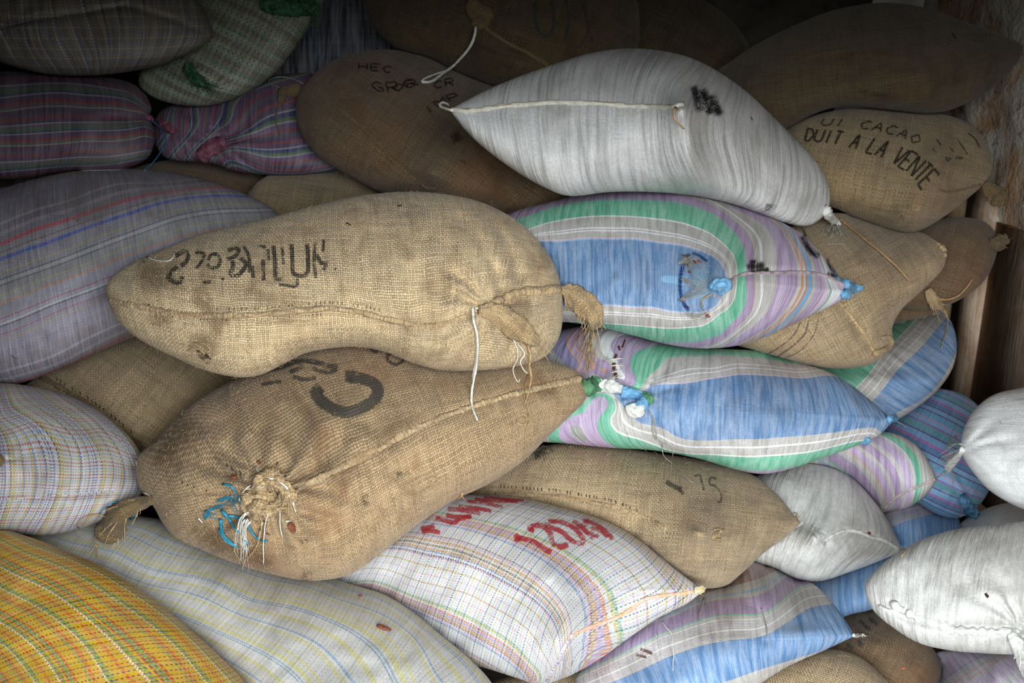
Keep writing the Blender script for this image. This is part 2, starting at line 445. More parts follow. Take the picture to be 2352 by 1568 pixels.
def ear(s, pts, widths, mat, name='tied_corner', lift=.008, label=None, hairs=10, hairmat=None, hl=26, flat=.8, lumpy=1.0):
    """bunched, tied sack corner: lumpy tapering tube with frayed hairs; pts (x,y[,lift])"""
    P3 = np.array([(p[0], p[1], p[2] if len(p) > 2 else lift) for p in pts], float)
    XY = spline([tuple(p[:2]) for p in P3], False, 10); t0 = np.linspace(0, 1, len(P3)); t1 = np.linspace(0, 1, len(XY))
    A = resample(np.column_stack([XY, np.interp(t1, t0, P3[:, 2]), np.interp(t1, np.linspace(0, 1, len(widths)), widths)]), 44)
    k = s.d / FP; zz = path_depths(s, A[:, :2], False, .02); rad = A[:, 3] / 2 * k
    tt = np.linspace(0, 1, 44); rad = rad * np.sqrt(np.clip(1 - (np.clip(tt - .86, 0, 1) / .145) ** 2, .02, 1))
    zz = zz - A[:, 2] - rad * .5 * flat
    zz = np.convolve(np.pad(zz, 3, mode='edge'), np.ones(7) / 7, 'valid'); P = [Vector(world_pts(A[i,0], A[i,1], zz[i])) for i in range(44)]
    ns = 28; V, F = tube_mesh(P, list(rad), ns, flat); V2 = []
    for i, v in enumerate(V):
        a = i // ns; b = i % ns; c = P[a]; an = 2 * math.pi * b / ns
        n1 = math.sin(an * 4 + a * .12 + 2 * vnoise(np.array([a * .12]), np.array([1.]), 8)[0]); n2 = vnoise(np.array([math.cos(an) * 3 + 9]), np.array([a * .28 + math.sin(an) * 3]), 18)[0]
        V2.append(tuple(c + (v - c) * (1 + lumpy * (.13 * n1 + .22 * n2))))
    uv = np.array([((i % ns) * 5.0, (i // ns) * 5.0) for i in range(len(V))])
    o = child(s, name, V2, F, mat, uv, label)
    if hairs:
        ms = []
        for _ in range(hairs):
            i = random.randint(6, 43); x, y, l, w = A[i]; an = random.uniform(0, 2 * math.pi)
            tdir = A[min(i + 1, 43)][:2] - A[max(i - 1, 0)][:2]; tdir = tdir / (np.linalg.norm(tdir) + 1e-6)
            m = 6; L = hl * random.uniform(.5, 1.3); bx, by = x + math.cos(an) * w * .40, y + math.sin(an) * w * .40
            dx, dy = tdir[0] * .7 + math.cos(an) * .6, tdir[1] * .7 + math.sin(an) * .6 + .25
            pts_ = [tuple(world_pts(bx + dx * L * j / m + random.uniform(-1.5, 1.5), by + dy * L * j / m + random.uniform(-1.5, 1.5), zz[i] - rad[i] * .4)) for j in range(m + 1)]
            ms.append(tube_mesh(pts_, [.0010 * (1 - .6 * j / m) for j in range(m + 1)], 4))
        v, f = join(ms); h = child(s, 'frayed_fibres', [tuple(q) for q in v], f, hairmat or mat, None, None, o); h['kind'] = 'stuff'
    return o
def fuzz(s, n, mat, lo=6, hi=16, r=.00045):
    """stray jute fibres standing off the cloth"""
    ms = []
    for _ in range(n):
        a = random.random(); rr = random.uniform(.25, 1.0) ** .35; th = np.interp(a, s.arc, s.th); R = np.interp(a, s.arc, s.rad)
        x = s.c[0] + math.cos(th) * R * rr * .995; y = s.c[1] + math.sin(th) * R * rr * .995
        if not (-10 < x < W + 10 and -10 < y < H + 10): continue
        q, nn, ok = hit(s, x, y, 0)
        if not ok: continue
        zn = nearest_z(x, y)
        if zn is None or abs((q - CAMP).dot(FWD) - zn) > .01: continue
        k = s.d / FP; L = random.uniform(lo, hi) * k; t = Vector((random.uniform(-1, 1), random.uniform(-1, 1), random.uniform(-1, 1))); t = (t - nn * t.dot(nn)).normalized()
        up = random.uniform(.1, .6); P = []
        for j in range(5):
            f = j / 4; P.append(q + t * (L * f) + nn * (.0008 + up * L * math.sin(f * 2.4) * .6) + Vector((0, 0, 1)) * (L * .25 * f * f * random.uniform(-1, 1)))
        ms.append(tube_mesh(P, [r * (1 - .5 * j / 4) for j in range(5)], 3))
    if ms:
        V, F = join(ms); o = child(s, 'loose_fibres', [tuple(v) for v in V], F, mat); o['kind'] = 'stuff'
def blob(x, y, L, Wd, ang, mat, name, label, cat, group=None, lift=.0, parent=None, th=.6):
    """bean-like pebble lying on the cloth"""
    z = nearest_z(x, y); d = (Vector(world_pts(x, y, 1.0)) - CAMP).normalized(); nn = None
    for t in BUILT:
        h = t.bvh.ray_cast(CAMP, d)
        if h[0] is not None and abs((h[0] - CAMP).dot(FWD) - z) < 1e-5: nn = h[1]; src = t
    if nn.dot(d) > 0: nn = -nn
    p = Vector(world_pts(x, y, z)); k = z / FP; a = math.radians(ang)
    q2 = Vector(world_pts(x + math.cos(a) * 5, y + math.sin(a) * 5, z)) - p; t1 = (q2 - nn * q2.dot(nn)).normalized(); t2 = nn.cross(t1); V = []; F = []
    R, Cn = 14, 20; hL, hW, hT = L / 2 * k, Wd / 2 * k, Wd / 2 * k * th; c = p + nn * (hT * .8 + lift)
    for i in range(R + 1):
        u = math.pi * i / R
        for j in range(Cn):
            v = 2 * math.pi * j / Cn; ex = math.cos(u); s_ = math.sin(u) ** .85 * (1 - .14 * ex)
            V.append(tuple(c + t1 * (hL * ex) + t2 * (hW * s_ * math.cos(v)) + nn * (hT * s_ * math.sin(v) * (1 - .12 * math.cos(3 * ex)))))
    for i in range(R):
        for j in range(Cn): F.append((i*Cn+j, i*Cn+(j+1)%Cn, (i+1)*Cn+(j+1)%Cn, (i+1)*Cn+j))
    if parent is not None: return child(parent, name, V, F, mat, None, label)
    cc = np.array(V).mean(0); o = mesh_obj(name, np.array(V) - cc, F, mat); o.location = Vector(cc); return tag(o, label, cat, group)
def ink(s, strokes, mat, name='printed_lettering', label=None, w=12, lift=.0012):
    """flat printed strokes lying on the cloth, in picture pixels; stroke = (pts) or (width, pts)"""
    V, F, UV, ED = [], [], [], []
    for st in strokes:
        ww = w
        if isinstance(st[0], (int, float)): ww, st = st
        P = spline(st, False, 8) if len(st) > 2 else np.array([p[:2] for p in st], float)
        L = np.linalg.norm(np.diff(P, axis=0), axis=1).sum(); P = resample(P, max(5, int(L / 4)))
        T = np.gradient(P, axis=0); T /= (np.linalg.norm(T, axis=1, keepdims=True) + 1e-9); Nn = np.stack([-T[:,1], T[:,0]], -1)
        cols = max(4, int(ww / 5) + 1); offs = np.linspace(-.5, .5, cols + 1) * ww; o = len(V); K = cols + 1
        for i in range(len(P)):
            for c in range(K):
                x, y = P[i] + Nn[i] * offs[c]; q, n, ok = hit(s, x, y, lift); V.append(tuple(q)); UV.append((x, y)); ED.append((2 * c / cols - 1, min(i, len(P) - 1 - i) * L / (len(P) - 1) / ww))
        for i in range(len(P) - 1):
            for c in range(cols): F.append((o+i*K+c, o+(i+1)*K+c, o+(i+1)*K+c+1, o+i*K+c+1))
    UV = np.array(UV); uv = s.uv(UV[:,0], UV[:,1])
    o = child(s, name, V, F, mat, uv, label); lp = np.empty(len(o.data.loops), np.int32); o.data.loops.foreach_get('vertex_index', lp)
    o.data.uv_layers.new(name='Edge').data.foreach_set('uv', np.array(ED, np.float32)[lp].ravel()); return o
FONT = {'A': [[(0,0),(.5,1),(1,0)],[(.2,.4),(.8,.4)]], 'C': [[(1,.85),(.5,1),(0,.5),(.5,0),(1,.15)]], 'O': [[(.5,1),(0,.5),(.5,0),(1,.5),(.5,1)]],
 'L': [[(0,1),(0,0),(.9,0)]], 'V': [[(0,1),(.5,0),(1,1)]], 'E': [[(1,1),(0,1),(0,0),(1,0)],[(0,.5),(.8,.5)]], 'N': [[(0,0),(0,1),(1,0),(1,1)]],
 'T': [[(0,1),(1,1)],[(.5,1),(.5,0)]], 'I': [[(.5,0),(.5,1)]], 'D': [[(0,0),(0,1),(.6,.95),(1,.5),(.6,.05),(0,0)]], 'P': [[(0,0),(0,1),(.9,.95),(.9,.5),(0,.5)]],
 'R': [[(0,0),(0,1),(.9,.95),(.9,.5),(0,.5)],[(.4,.5),(1,0)]], 'U': [[(0,1),(0,.2),(.5,0),(1,.2),(1,1)]], 'M': [[(0,0),(0,1),(.5,.4),(1,1),(1,0)]],
 'G': [[(1,.85),(.5,1),(0,.5),(.5,0),(1,.15),(1,.45),(.6,.45)]], 'H': [[(0,0),(0,1)],[(1,0),(1,1)],[(0,.5),(1,.5)]], 'B': [[(0,0),(0,1),(.8,.9),(.7,.55),(0,.5)],[(.7,.5),(1,.25),(.7,0),(0,0)]],
 'K': [[(0,0),(0,1)],[(1,1),(.1,.5),(1,0)]], 'S': [[(1,.85),(.5,1),(.05,.75),(.95,.3),(.5,0),(0,.15)]]}
def text_strokes(txt, base, top, gap=.32, sharp=True):
    """lay stroke letters between a baseline and a top line (pixel polylines)"""
    n = len(txt); B = resample(spline(base, False, 10), 200); T = resample(spline(top, False, 10), 200); out = []
    for i, ch in enumerate(txt):
        if ch not in FONT: continue
        for st in FONT[ch]:
            pts = []
            for (a, b), (c, d) in zip(st[:-1], st[1:]):
                for t in (0, .33, .67): pts.append((a + (c - a) * t, b + (d - b) * t))
            pts.append(st[-1])
            line = []
            for a, b in pts:
                f = (i + gap / 2 + a * (1 - gap)) / n * 199; k = min(int(f), 198); q = f - k
                pb = B[k] * (1 - q) + B[k+1] * q; pt = T[k] * (1 - q) + T[k+1] * q; line.append(tuple(pb * (1 - b) + pt * b))
            out.append(line)
    return out
# ------------------------------------------------------------------ materials
def lin(c):
    c = [x / 255. for x in c]
    return tuple(x / 12.92 if x <= .04045 else ((x + .055) / 1.055) ** 2.4 for x in c) + (1,)
class NB:
    def __init__(s, name):
        s.m = bpy.data.materials.new(name); s.m.use_nodes = True; s.t = s.m.node_tree; s.t.nodes.clear()
        s.out = s.n('ShaderNodeOutputMaterial'); s.b = s.n('ShaderNodeBsdfPrincipled'); s.l(s.b.outputs[0], s.out.inputs[0])
    def n(s, k): return s.t.nodes.new(k)
    def l(s, a, b): s.t.links.new(a, b)
    def put(s, sock, v):
        if hasattr(v, 'links'): s.l(v, sock)
        else: sock.default_value = v
    def math(s, op, a, b=None, c=None, clamp=False):
        n = s.n('ShaderNodeMath'); n.operation = op; n.use_clamp = clamp; s.put(n.inputs[0], a)
        if b is not None: s.put(n.inputs[1], b)
        if c is not None: s.put(n.inputs[2], c)
        return n.outputs[0]
    def uv(s):
        n = s.n('ShaderNodeUVMap'); n.uv_map = 'UVMap'; x = s.n('ShaderNodeSeparateXYZ'); s.l(n.outputs[0], x.inputs[0]); return n.outputs[0], x.outputs[0], x.outputs[1]
    def comb(s, x, y, z=0.):
        n = s.n('ShaderNodeCombineXYZ'); s.put(n.inputs[0], x); s.put(n.inputs[1], y); s.put(n.inputs[2], z); return n.outputs[0]
    def noise(s, vec, scale, detail=2., rough=.5, dist=0.):
        n = s.n('ShaderNodeTexNoise'); s.l(vec, n.inputs['Vector']); n.inputs['Scale'].default_value = scale; n.inputs['Detail'].default_value = detail
        n.inputs['Roughness'].default_value = rough; n.inputs['Distortion'].default_value = dist; return n.outputs[0]
    def mix(s, f, a, b, mode='MIX'):
        n = s.n('ShaderNodeMix'); n.data_type = 'RGBA'; n.blend_type = mode; s.put(n.inputs[0], f); s.put(n.inputs[6], a); s.put(n.inputs[7], b); return n.outputs[2]
    def ramp(s, f, stops, interp='LINEAR'):
        n = s.n('ShaderNodeValToRGB'); n.color_ramp.interpolation = interp; e = n.color_ramp.elements
        while len(e) > 1: e.remove(e[-1])
        e[0].position = stops[0][0]; e[0].color = stops[0][1]
        for p, c in stops[1:]: q = e.new(p); q.color = c
        s.l(f, n.inputs[0]); return n.outputs[0]
    def val(s, f, lo, hi, a=0., b=1.):
        n = s.n('ShaderNodeMapRange'); n.interpolation_type = 'SMOOTHSTEP'; s.put(n.inputs[0], f)
        n.inputs[1].default_value = lo; n.inputs[2].default_value = hi; n.inputs[3].default_value = a; n.inputs[4].default_value = b; return n.outputs[0]
    def bump(s, h, strength, dist):
        n = s.n('ShaderNodeBump'); n.inputs['Strength'].default_value = strength; n.inputs['Distance'].default_value = dist; s.l(h, n.inputs['Height']); s.l(n.outputs[0], s.b.inputs['Normal'])
    def seq(s, coord, items, off=0.):
        """items [(width, rgb)] repeated along coord"""
        per = float(sum(w for w, c in items)); f = s.math('FRACT', s.math('DIVIDE', s.math('ADD', coord, off), per)); p = 0.; st = []
        for w, c in items: st.append((p / per, lin(c))); p += w
        assert len(st) <= 32, len(st)
        return s.ramp(f, st, 'CONSTANT')
def weave(b, u, v, p, pv=None):
    """plain weave helpers: warp profile, weft profile, which is on top"""
    pv = pv or p
    a = b.math('ABSOLUTE', b.math('SINE', b.math('MULTIPLY', u, math.pi / p)))
    c = b.math('ABSOLUTE', b.math('SINE', b.math('MULTIPLY', v, math.pi / pv)))
    fu = b.math('FLOOR', b.math('DIVIDE', u, p)); fv = b.math('FLOOR', b.math('DIVIDE', v, pv))
    chk = b.math('FLOORED_MODULO', b.math('ADD', fu, fv), 2.)
    return a, c, chk, fu, fv
def burlap(name, col, p=4.5, opened=.5, dirt=(92, 72, 52), dirt_amt=.5, dark=(40, 30, 22), seed=0., wob=5., red=.25):
    b = NB(name); UV, u0, v0 = b.uv()
    nz = b.noise(UV, .012, 3.); nz2 = b.noise(b.comb(v0, u0, seed), .014, 3.)
    u = b.math('ADD', u0, b.math('MULTIPLY', nz, wob * 4)); v = b.math('ADD', v0, b.math('MULTIPLY', nz2, wob * 4))
    fine = b.noise(UV, .16, 2.)
    u = b.math('ADD', u, b.math('MULTIPLY', fine, 1.6))
    a, c, chk, fu, fv = weave(b, u, v, p, p * 1.08)
    gap = b.math('MAXIMUM', a, c)
    big = b.noise(b.comb(u0, v0, seed + 3.), .006, 4., .6)
    op = b.val(big, .35, .68, opened * .35, opened)                       # how open the weave is here
    th = b.math('ADD', .32, b.math('MULTIPLY', op, .38))
    hole = b.math('SUBTRACT', 1., b.math('DIVIDE', b.math('SUBTRACT', gap, b.math('SUBTRACT', th, .14)), .24, clamp=True), clamp=True)
    hole = b.math('MULTIPLY', hole, b.math('MINIMUM', b.math('MULTIPLY', op, 2.2), .9))
    height = b.math('ADD', b.math('MULTIPLY', a, chk), b.math('MULTIPLY', c, b.math('SUBTRACT', 1., chk)))
    yw = b.noise(b.comb(fu, b.math('MULTIPLY', v0, .012), 1.), 1.3, 1.); yf = b.noise(b.comb(b.math('MULTIPLY', u0, .012), fv, 5.), 1.3, 1.)
    yarn = b.math('ADD', b.math('MULTIPLY', yw, chk), b.math('MULTIPLY', yf, b.math('SUBTRACT', 1., chk)))
    base = lin(col); lite = tuple(min(1, x * 1.28) for x in base[:3]) + (1,); dk = tuple(x * .66 for x in base[:3]) + (1,)
    c1 = b.ramp(yarn, [(.28, dk), (.5, base), (.72, lite)])
    st = b.noise(b.comb(u0, v0, seed + 9.), .009, 5., .62, .6)
    c1 = b.mix(b.val(st, .48, .74, 0., dirt_amt), c1, lin(dirt))
    rd = b.noise(b.comb(v0, u0, seed + 14.), .007, 3., .6)
    c1 = b.mix(b.val(rd, .5, .75, 0., red), c1, lin((150, 98, 58)))
    sp = b.noise(b.comb(u0, v0, seed + 2.), .11, 2., .7)
    c1 = b.mix(b.val(sp, .70, .76, 0., .5), c1, lin((60, 48, 38)))
    c1 = b.mix(hole, c1, lin(dark))
    shade = b.mix(b.val(height, .0, .8, .24, 0.), c1, lin(dark))  # dips between yarns darkened in the colour, baked-in occlusion
    b.l(shade, b.b.inputs['Base Color']); b.b.inputs['Roughness'].default_value = .95; b.b.inputs['Specular IOR Level'].default_value = .12
    b.b.inputs['Sheen Weight'].default_value = .12; b.b.inputs['Sheen Roughness'].default_value = .5
    hgt = b.math('SUBTRACT', height, b.math('MULTIPLY', hole, 1.2))
    hgt = b.math('ADD', hgt, b.math('MULTIPLY', b.noise(UV, .05, 4.), 2.5))
    b.bump(hgt, .5, .0022); return b.m
def poly(name, vseq=None, useq=None, base=(205, 208, 212), thread=4.0, voff=0., uoff=0., umix=1.0, streak=.5, streak_axis='u', dirt=(110, 100, 85), dirt_amt=.25,
         rough=.5, wob=0., seed=0., sper=9., gray=0., spot=0., sheen=.0, bump=.5, chk_on=True, sbright=.14, slong=14.):
    """woven plastic cloth: vseq colours along v (lengthways stripes), useq colours along u (crossing threads)"""
    b = NB(name); UV, u0, v0 = b.uv()
    n1 = b.math('MULTIPLY', b.math('SUBTRACT', b.noise(UV, .01, 2.), .5), wob * 2); n2 = b.math('MULTIPLY', b.math('SUBTRACT', b.noise(b.comb(v0, u0, 3.), .01, 2.), .5), wob * 2)
    u = b.math('ADD', u0, n1); v = b.math('ADD', v0, n2)
    a, c, chk, fu, fv = weave(b, u, v, thread)
    col = None
    if vseq: col = b.seq(v, vseq, voff)
    if useq:
        cu = b.seq(u, useq, uoff)
        col = b.mix(b.math('MULTIPLY', chk, umix), col, cu) if col is not None else cu
    if col is None:
        col = b.mix(0., lin(base), lin(base))
    # tape sheen and crosswise creases painted into the colour as pale and dark streaks
    sa, sb = (u0, v0) if streak_axis == 'u' else (v0, u0)
    stn = b.noise(b.comb(b.math('DIVIDE', sa, sper), b.math('DIVIDE', sb, sper * slong), seed), 1., 3., .6, .15)
    stn2 = b.noise(b.comb(b.math('DIVIDE', sa, sper * 4.), b.math('DIVIDE', sb, sper * slong * 1.2), seed + 4.), 1., 2., .5)
    s1 = b.val(stn, .3, .7, 0., 1.)
    up = b.mix(b.math('MULTIPLY', s1, sbright * 1.6), col, (1, 1, 1, 1)); col = b.mix(b.val(stn, .5, .28, 0., sbright * 1.3), up, lin((70, 68, 66)))
    tp = b.noise(b.comb(fv, fu, seed), .9, 1.)
    col = b.mix(b.val(tp, .35, .65, 0., .13), col, lin((60, 60, 62)))
    d = b.noise(b.comb(u0, v0, seed + 7.), .008, 5., .65, .8)
    col = b.mix(b.val(d, .45, .75, 0., dirt_amt), col, lin(dirt))
    if spot:
        sp = b.noise(b.comb(b.math('MULTIPLY', u0, .5), v0, seed + 1.), .02, 4., .7, .5); col = b.mix(b.val(sp, .66, .74, 0., spot), col, lin((52, 48, 46)))
    dk = b.math('MAXIMUM', a, c); col = b.mix(b.val(dk, .1, .5, .22, 0.), col, lin((50, 48, 48)))
    b.l(col, b.b.inputs['Base Color']); b.b.inputs['Roughness'].default_value = rough; b.b.inputs['Specular IOR Level'].default_value = .35
    h = b.math('ADD', b.math('MULTIPLY', b.math('ADD', a, c), .12), b.math('MULTIPLY', b.math('ADD', stn, b.math('MULTIPLY', stn2, 1.3)), 2.6 * streak))
    b.bump(h, bump, .004); return b.m
def ink_mat(name, col, thread=4.9, worn=.45, amount=1.0, gaps=True, soft=.5):
    b = NB(name); UV, u, v = b.uv(); a, c, chk, fu, fv = weave(b, u, v, thread)
    n = b.noise(UV, .035, 4., .7); n2 = b.noise(UV, .28, 2., .6)
    m = b.val(b.math('ADD', b.math('MULTIPLY', n, .6), b.math('MULTIPLY', n2, .4)), worn - .09, worn + .07)
    if gaps: m = b.math('MULTIPLY', m, b.val(b.math('MULTIPLY', a, c), .02, .3, .25, 1.))
    e = b.n('ShaderNodeUVMap'); e.uv_map = 'Edge'; ex = b.n('ShaderNodeSeparateXYZ'); b.l(e.outputs[0], ex.inputs[0])
    ne = b.math('MULTIPLY', b.math('SUBTRACT', b.noise(UV, .16, 3., .7), .5), 1.1)
    em = b.math('MULTIPLY', b.val(b.math('ADD', b.math('ABSOLUTE', ex.outputs[0]), ne), 1.02 - soft, 1.02, 1., 0.), b.val(b.math('ADD', ex.outputs[1], b.math('MULTIPLY', ne, .3)), .0, .15 + soft * .25))
    m = b.math('MULTIPLY', b.math('MULTIPLY', m, em), amount)
    b.b.inputs['Base Color'].default_value = lin(col); b.b.inputs['Roughness'].default_value = .85; b.b.inputs['Specular IOR Level'].default_value = .1
    t = b.n('ShaderNodeBsdfTransparent'); x = b.n('ShaderNodeMixShader'); b.l(m, x.inputs[0]); b.l(t.outputs[0], x.inputs[1]); b.l(b.b.outputs[0], x.inputs[2]); b.l(x.outputs[0], b.out.inputs[0])
    return b.m
def plain(name, col, rough=.8, var=.25, scale=30., bump=.3, col2=None, dist=.003, spec=.2):
    b = NB(name); tc = b.n('ShaderNodeTexCoord'); n = b.noise(tc.outputs['Object'], scale, 4., .6)
    base = lin(col); c2 = lin(col2) if col2 else tuple(x * (1 - var * 1.6) for x in base[:3]) + (1,)
    b.l(b.ramp(n, [(.35, c2), (.62, base)]), b.b.inputs['Base Color']); b.b.inputs['Roughness'].default_value = rough; b.b.inputs['Specular IOR Level'].default_value = spec
    b.bump(n, bump, dist); return b.m
# ------------------------------------------------------------------ cloths
TAN = (196, 166, 124)
jute_pale = burlap('burlap_pale', (206, 182, 145), 4.4, .72, dirt=(124, 100, 72), dirt_amt=.75, seed=1., red=.35)
jute_warm = burlap('burlap_warm', (174, 148, 114), 4.5, .72, dirt=(104, 82, 58), dirt_amt=.7, seed=21., red=.45)
jute_plain = burlap('burlap_plain', (172, 150, 118), 4.2, .35, dirt=(120, 100, 74), dirt_amt=.5, seed=33., red=.15)
jute_brown = burlap('burlap_brown', (114, 94, 72), 4.2, .25, dirt=(92, 66, 46), dirt_amt=.75, seed=45., red=.2)
jute_olive = burlap('burlap_olive', (156, 136, 104), 4.2, .25, dirt=(104, 86, 60), dirt_amt=.6, seed=57., red=.2)
jute_dark = burlap('burlap_dark', (82, 71, 53), 4.0, .22, dirt=(54, 42, 30), dirt_amt=.7, seed=69., red=.1)  # burlap colour lowered to stand in for dim light at the back
jute_seam = burlap('burlap_seam', (178, 154, 120), 4.0, .3, dirt=(140, 112, 80), dirt_amt=.4, seed=71., red=.2)
jute_ear = burlap('burlap_ear', (184, 158, 120), 4.4, .35, dirt=(128, 102, 72), dirt_amt=.5, seed=77., red=.2)
jute_ear_dark = burlap('burlap_ear_dark', (116, 98, 70), 4.2, .3, dirt=(92, 72, 50), dirt_amt=.6, seed=78., red=.2)
fibre = plain('jute_fibre', (204, 176, 132), .9, .3, 60.)
twine_white = plain('white_twine', (228, 226, 216), .7, .18, 120., .4)
twine_blue = plain('blue_twine', (46, 124, 170), .5, .3, 90.)
twine_teal = plain('teal_plastic_strand', (40, 140, 172), .35, .3, 90., spec=.5)
twine_jute = plain('jute_twine', (190, 160, 116), .85, .3, 120.)
twine_grey = plain('grey_twine', (176, 174, 166), .8, .3, 120.)
ink_black = ink_mat('black_print', (48, 46, 44), worn=.50, amount=.85)
ink_grey = ink_mat('grey_print', (72, 72, 70), worn=.44, amount=.85)
ink_blue = ink_mat('faint_blue_print', (70, 68, 66), worn=.44, amount=.75)
ink_red = ink_mat('red_print', (172, 36, 46), 4.0, worn=.45, gaps=True, amount=.92, soft=.35)
soot = ink_mat('soot_mark', (26, 24, 26), 4.0, worn=.45, amount=.88, gaps=False, soft=.95)
purple_ink = ink_mat('purple_line', (92, 66, 80), worn=.46, amount=.8)

BLUE = (86, 131, 180); BLU2 = (120, 168, 214); GREEN = (96, 180, 148); GRY = (178, 174, 170); WHT = (226, 226, 230); PUR = (176, 152, 188); PUR2 = (158, 132, 170); ORG = (198, 136, 104); PNK = (206, 184, 206)
white_cloth = poly('white_woven_plastic', base=(190, 190, 190), streak=.9, dirt=(128, 122, 114), dirt_amt=.38, spot=.25, seed=2., sper=11., slong=16., sbright=.2)
white_cloth_soft = poly('white_woven_plastic_soft', base=(204, 204, 204), sbright=.06, streak=.5, dirt=(120, 116, 112), dirt_amt=.45, spot=.35, seed=12., sper=16., slong=8.)
white_cloth_fold = poly('white_woven_plastic_creased', base=(198, 197, 193), streak=1.1, dirt=(140, 136, 128), dirt_amt=.5, seed=14., sper=12., slong=9., sbright=.13)
dSeq = [(78, BLUE), (3, BLU2), (5, PNK), (18, GRY), (3, WHT), (5, GRY), (3, WHT), (30, GRY), (5, WHT), (50, GREEN), (30, PUR2), (3, (190, 186, 130)), (12, GRY), (6, WHT), (16, GRY), (10, (190, 186, 184)), (26, PUR), (14, PUR2), (8, GRY),
        (5, ORG), (6, GRY), (5, ORG), (10, BLU2), (10, GRY), (20, PUR), (12, PNK), (4, (110, 170, 150)), (16, WHT), (12, PNK), (90, (110, 168, 210))]
stripe_D = poly('blue_green_lilac_stripe', vseq=dSeq, streak=.8, dirt_amt=.2, spot=.3, seed=3., sper=10., slong=10.)
eSeq = [(30, (150, 150, 148)), (45, PUR), (50, GREEN), (6, WHT), (20, GRY), (4, WHT), (18, GRY), (130, BLUE), (4, PNK), (14, GRY), (3, WHT), (6, GRY), (3, WHT), (20, GRY), (66, GREEN), (50, PUR), (22, WHT), (18, GRY), (34, PUR2), (6, ORG), (10, (130, 122, 160)), (8, ORG), (20, PUR2), (8, ORG), (40, (120, 112, 160))]
stripe_E = poly('blue_grey_green_stripe', vseq=eSeq, voff=230., streak=.8, dirt_amt=.25, spot=.3, seed=5., sper=9., slong=9.)
acSeq = [(200, GREEN), (3, WHT), (14, GRY), (2, WHT), (20, GRY), (2, WHT), (19, GRY), (92, BLUE), (60, GRY), (200, GREEN)]
stripe_AC = poly('green_grey_blue_stripe', vseq=acSeq, voff=200., streak=.5, dirt_amt=.35, seed=8., sper=9.)
abSeq = [(14, GRY), (4, BLU2), (8, GRY), (3, GREEN), (30, PUR2), (16, GRY), (5, (190,160,140)), (16, PUR), (8, GRY), (18, PUR2), (12, GRY), (24, PUR), (8, GRY), (8, PNK), (24, GREEN), (60, GRY)]
stripe_AB = poly('lilac_green_stripe', vseq=abSeq, voff=20., streak=.6, dirt_amt=.35, seed=9., sper=9.)
aiSeq = [(40, (150,120,110)), (20, GRY), (4, BLU2), (12, GRY), (46, PUR2), (3, GREEN), (10, GRY), (2, WHT), (10, GRY), (2, PUR), (12, GRY), (2, WHT), (10, GRY), (2, PUR), (10, GRY), (110, BLUE), (80, GRY)]
stripe_AI = poly('blue_grey_lilac_stripe', vseq=aiSeq, voff=122., streak=.6, dirt_amt=.25, seed=10., sper=9.)
adSeq = [(10, BLU2), (4, (90, 90, 140)), (16, (100, 160, 200)), (5, PUR), (8, BLU2), (4, (150, 100, 170)), (18, (96, 156, 176)), (4, (90, 90, 140)), (14, BLU2), (7, (168, 110, 176)), (12, BLUE), (4, (86, 86, 130))]
stripe_AD = poly('blue_pink_pinstripe', vseq=adSeq, sbright=.05, streak=.6, dirt_amt=.3, seed=11., sper=9.)
ahSeq = [(120, (168, 160, 168)), (4, PNK), (30, (160, 156, 170)), (240, (88, 138, 190))]
stripe_AH = poly('grey_blue_stripe', vseq=ahSeq, voff=154., streak=.5, dirt_amt=.35, seed=13., sper=9.)
amSeq = [(26, (176, 160, 186)), (3, (130, 130, 180)), (22, (172, 168, 176)), (3, (196, 136, 130)), (12, (172, 168, 176)), (4, (196, 136, 130)), (8, (172, 168, 176)), (40, (176, 160, 186)), (24, (166, 164, 170)), (30, (176, 160, 186))]
stripe_AM = poly('lilac_grey_stripe', vseq=amSeq, streak=.4, dirt_amt=.3, spot=.5, seed=15., sper=9.)
rSeq = [(20, (105, 98, 109)), (6, (139, 133, 146)), (14, (98, 91, 103)), (8, (132, 126, 139)), (12, (105, 98, 109)), (7, (168, 38, 66)), (12, (123, 119, 132)), (3, (98, 70, 52)), (8, (132, 128, 140)), (8, (46, 76, 168)), (22, (124, 123, 133)), (3, (154, 144, 79)),
        (10, (123, 123, 132)), (4, (79, 77, 84)), (8, (149, 151, 158)), (4, (88, 86, 91)), (16, (128, 130, 133)), (3, (158, 149, 96)), (14, (132, 132, 135)), (4, (181, 119, 73)), (28, (140, 139, 154)), (3, (158, 61, 88)), (8, (146, 144, 163)), (5, (181, 181, 188)), (4, (79, 73, 91)),
        (14, (132, 130, 151)), (3, (154, 61, 79)), (10, (123, 119, 137)), (3, (149, 132, 79)), (22, (123, 119, 137)), (20, (112, 105, 123))]
rU = [(4, (132, 132, 139)), (4, (105, 109, 132)), (4, (156, 156, 163)), (4, (144, 114, 102))]
stripe_R = poly('greyed_lilac_pinstripe', vseq=rSeq, useq=rU, umix=.55, thread=3., sbright=.06, voff=60., dirt=(96, 92, 88), dirt_amt=.55, spot=.5, streak=.3, seed=17., slong=8.)
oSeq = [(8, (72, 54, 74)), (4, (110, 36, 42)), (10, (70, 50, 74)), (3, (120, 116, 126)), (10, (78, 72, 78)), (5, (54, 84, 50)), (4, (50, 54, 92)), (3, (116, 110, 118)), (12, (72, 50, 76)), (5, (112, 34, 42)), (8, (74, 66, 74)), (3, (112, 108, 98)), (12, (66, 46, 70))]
stripe_O = poly('dark_lilac_red_stripe', vseq=oSeq, streak=.4, sbright=.04, dirt_amt=.3, seed=18., sper=9.)  # stripe colours lowered, shade of the upper pile put into the cloth
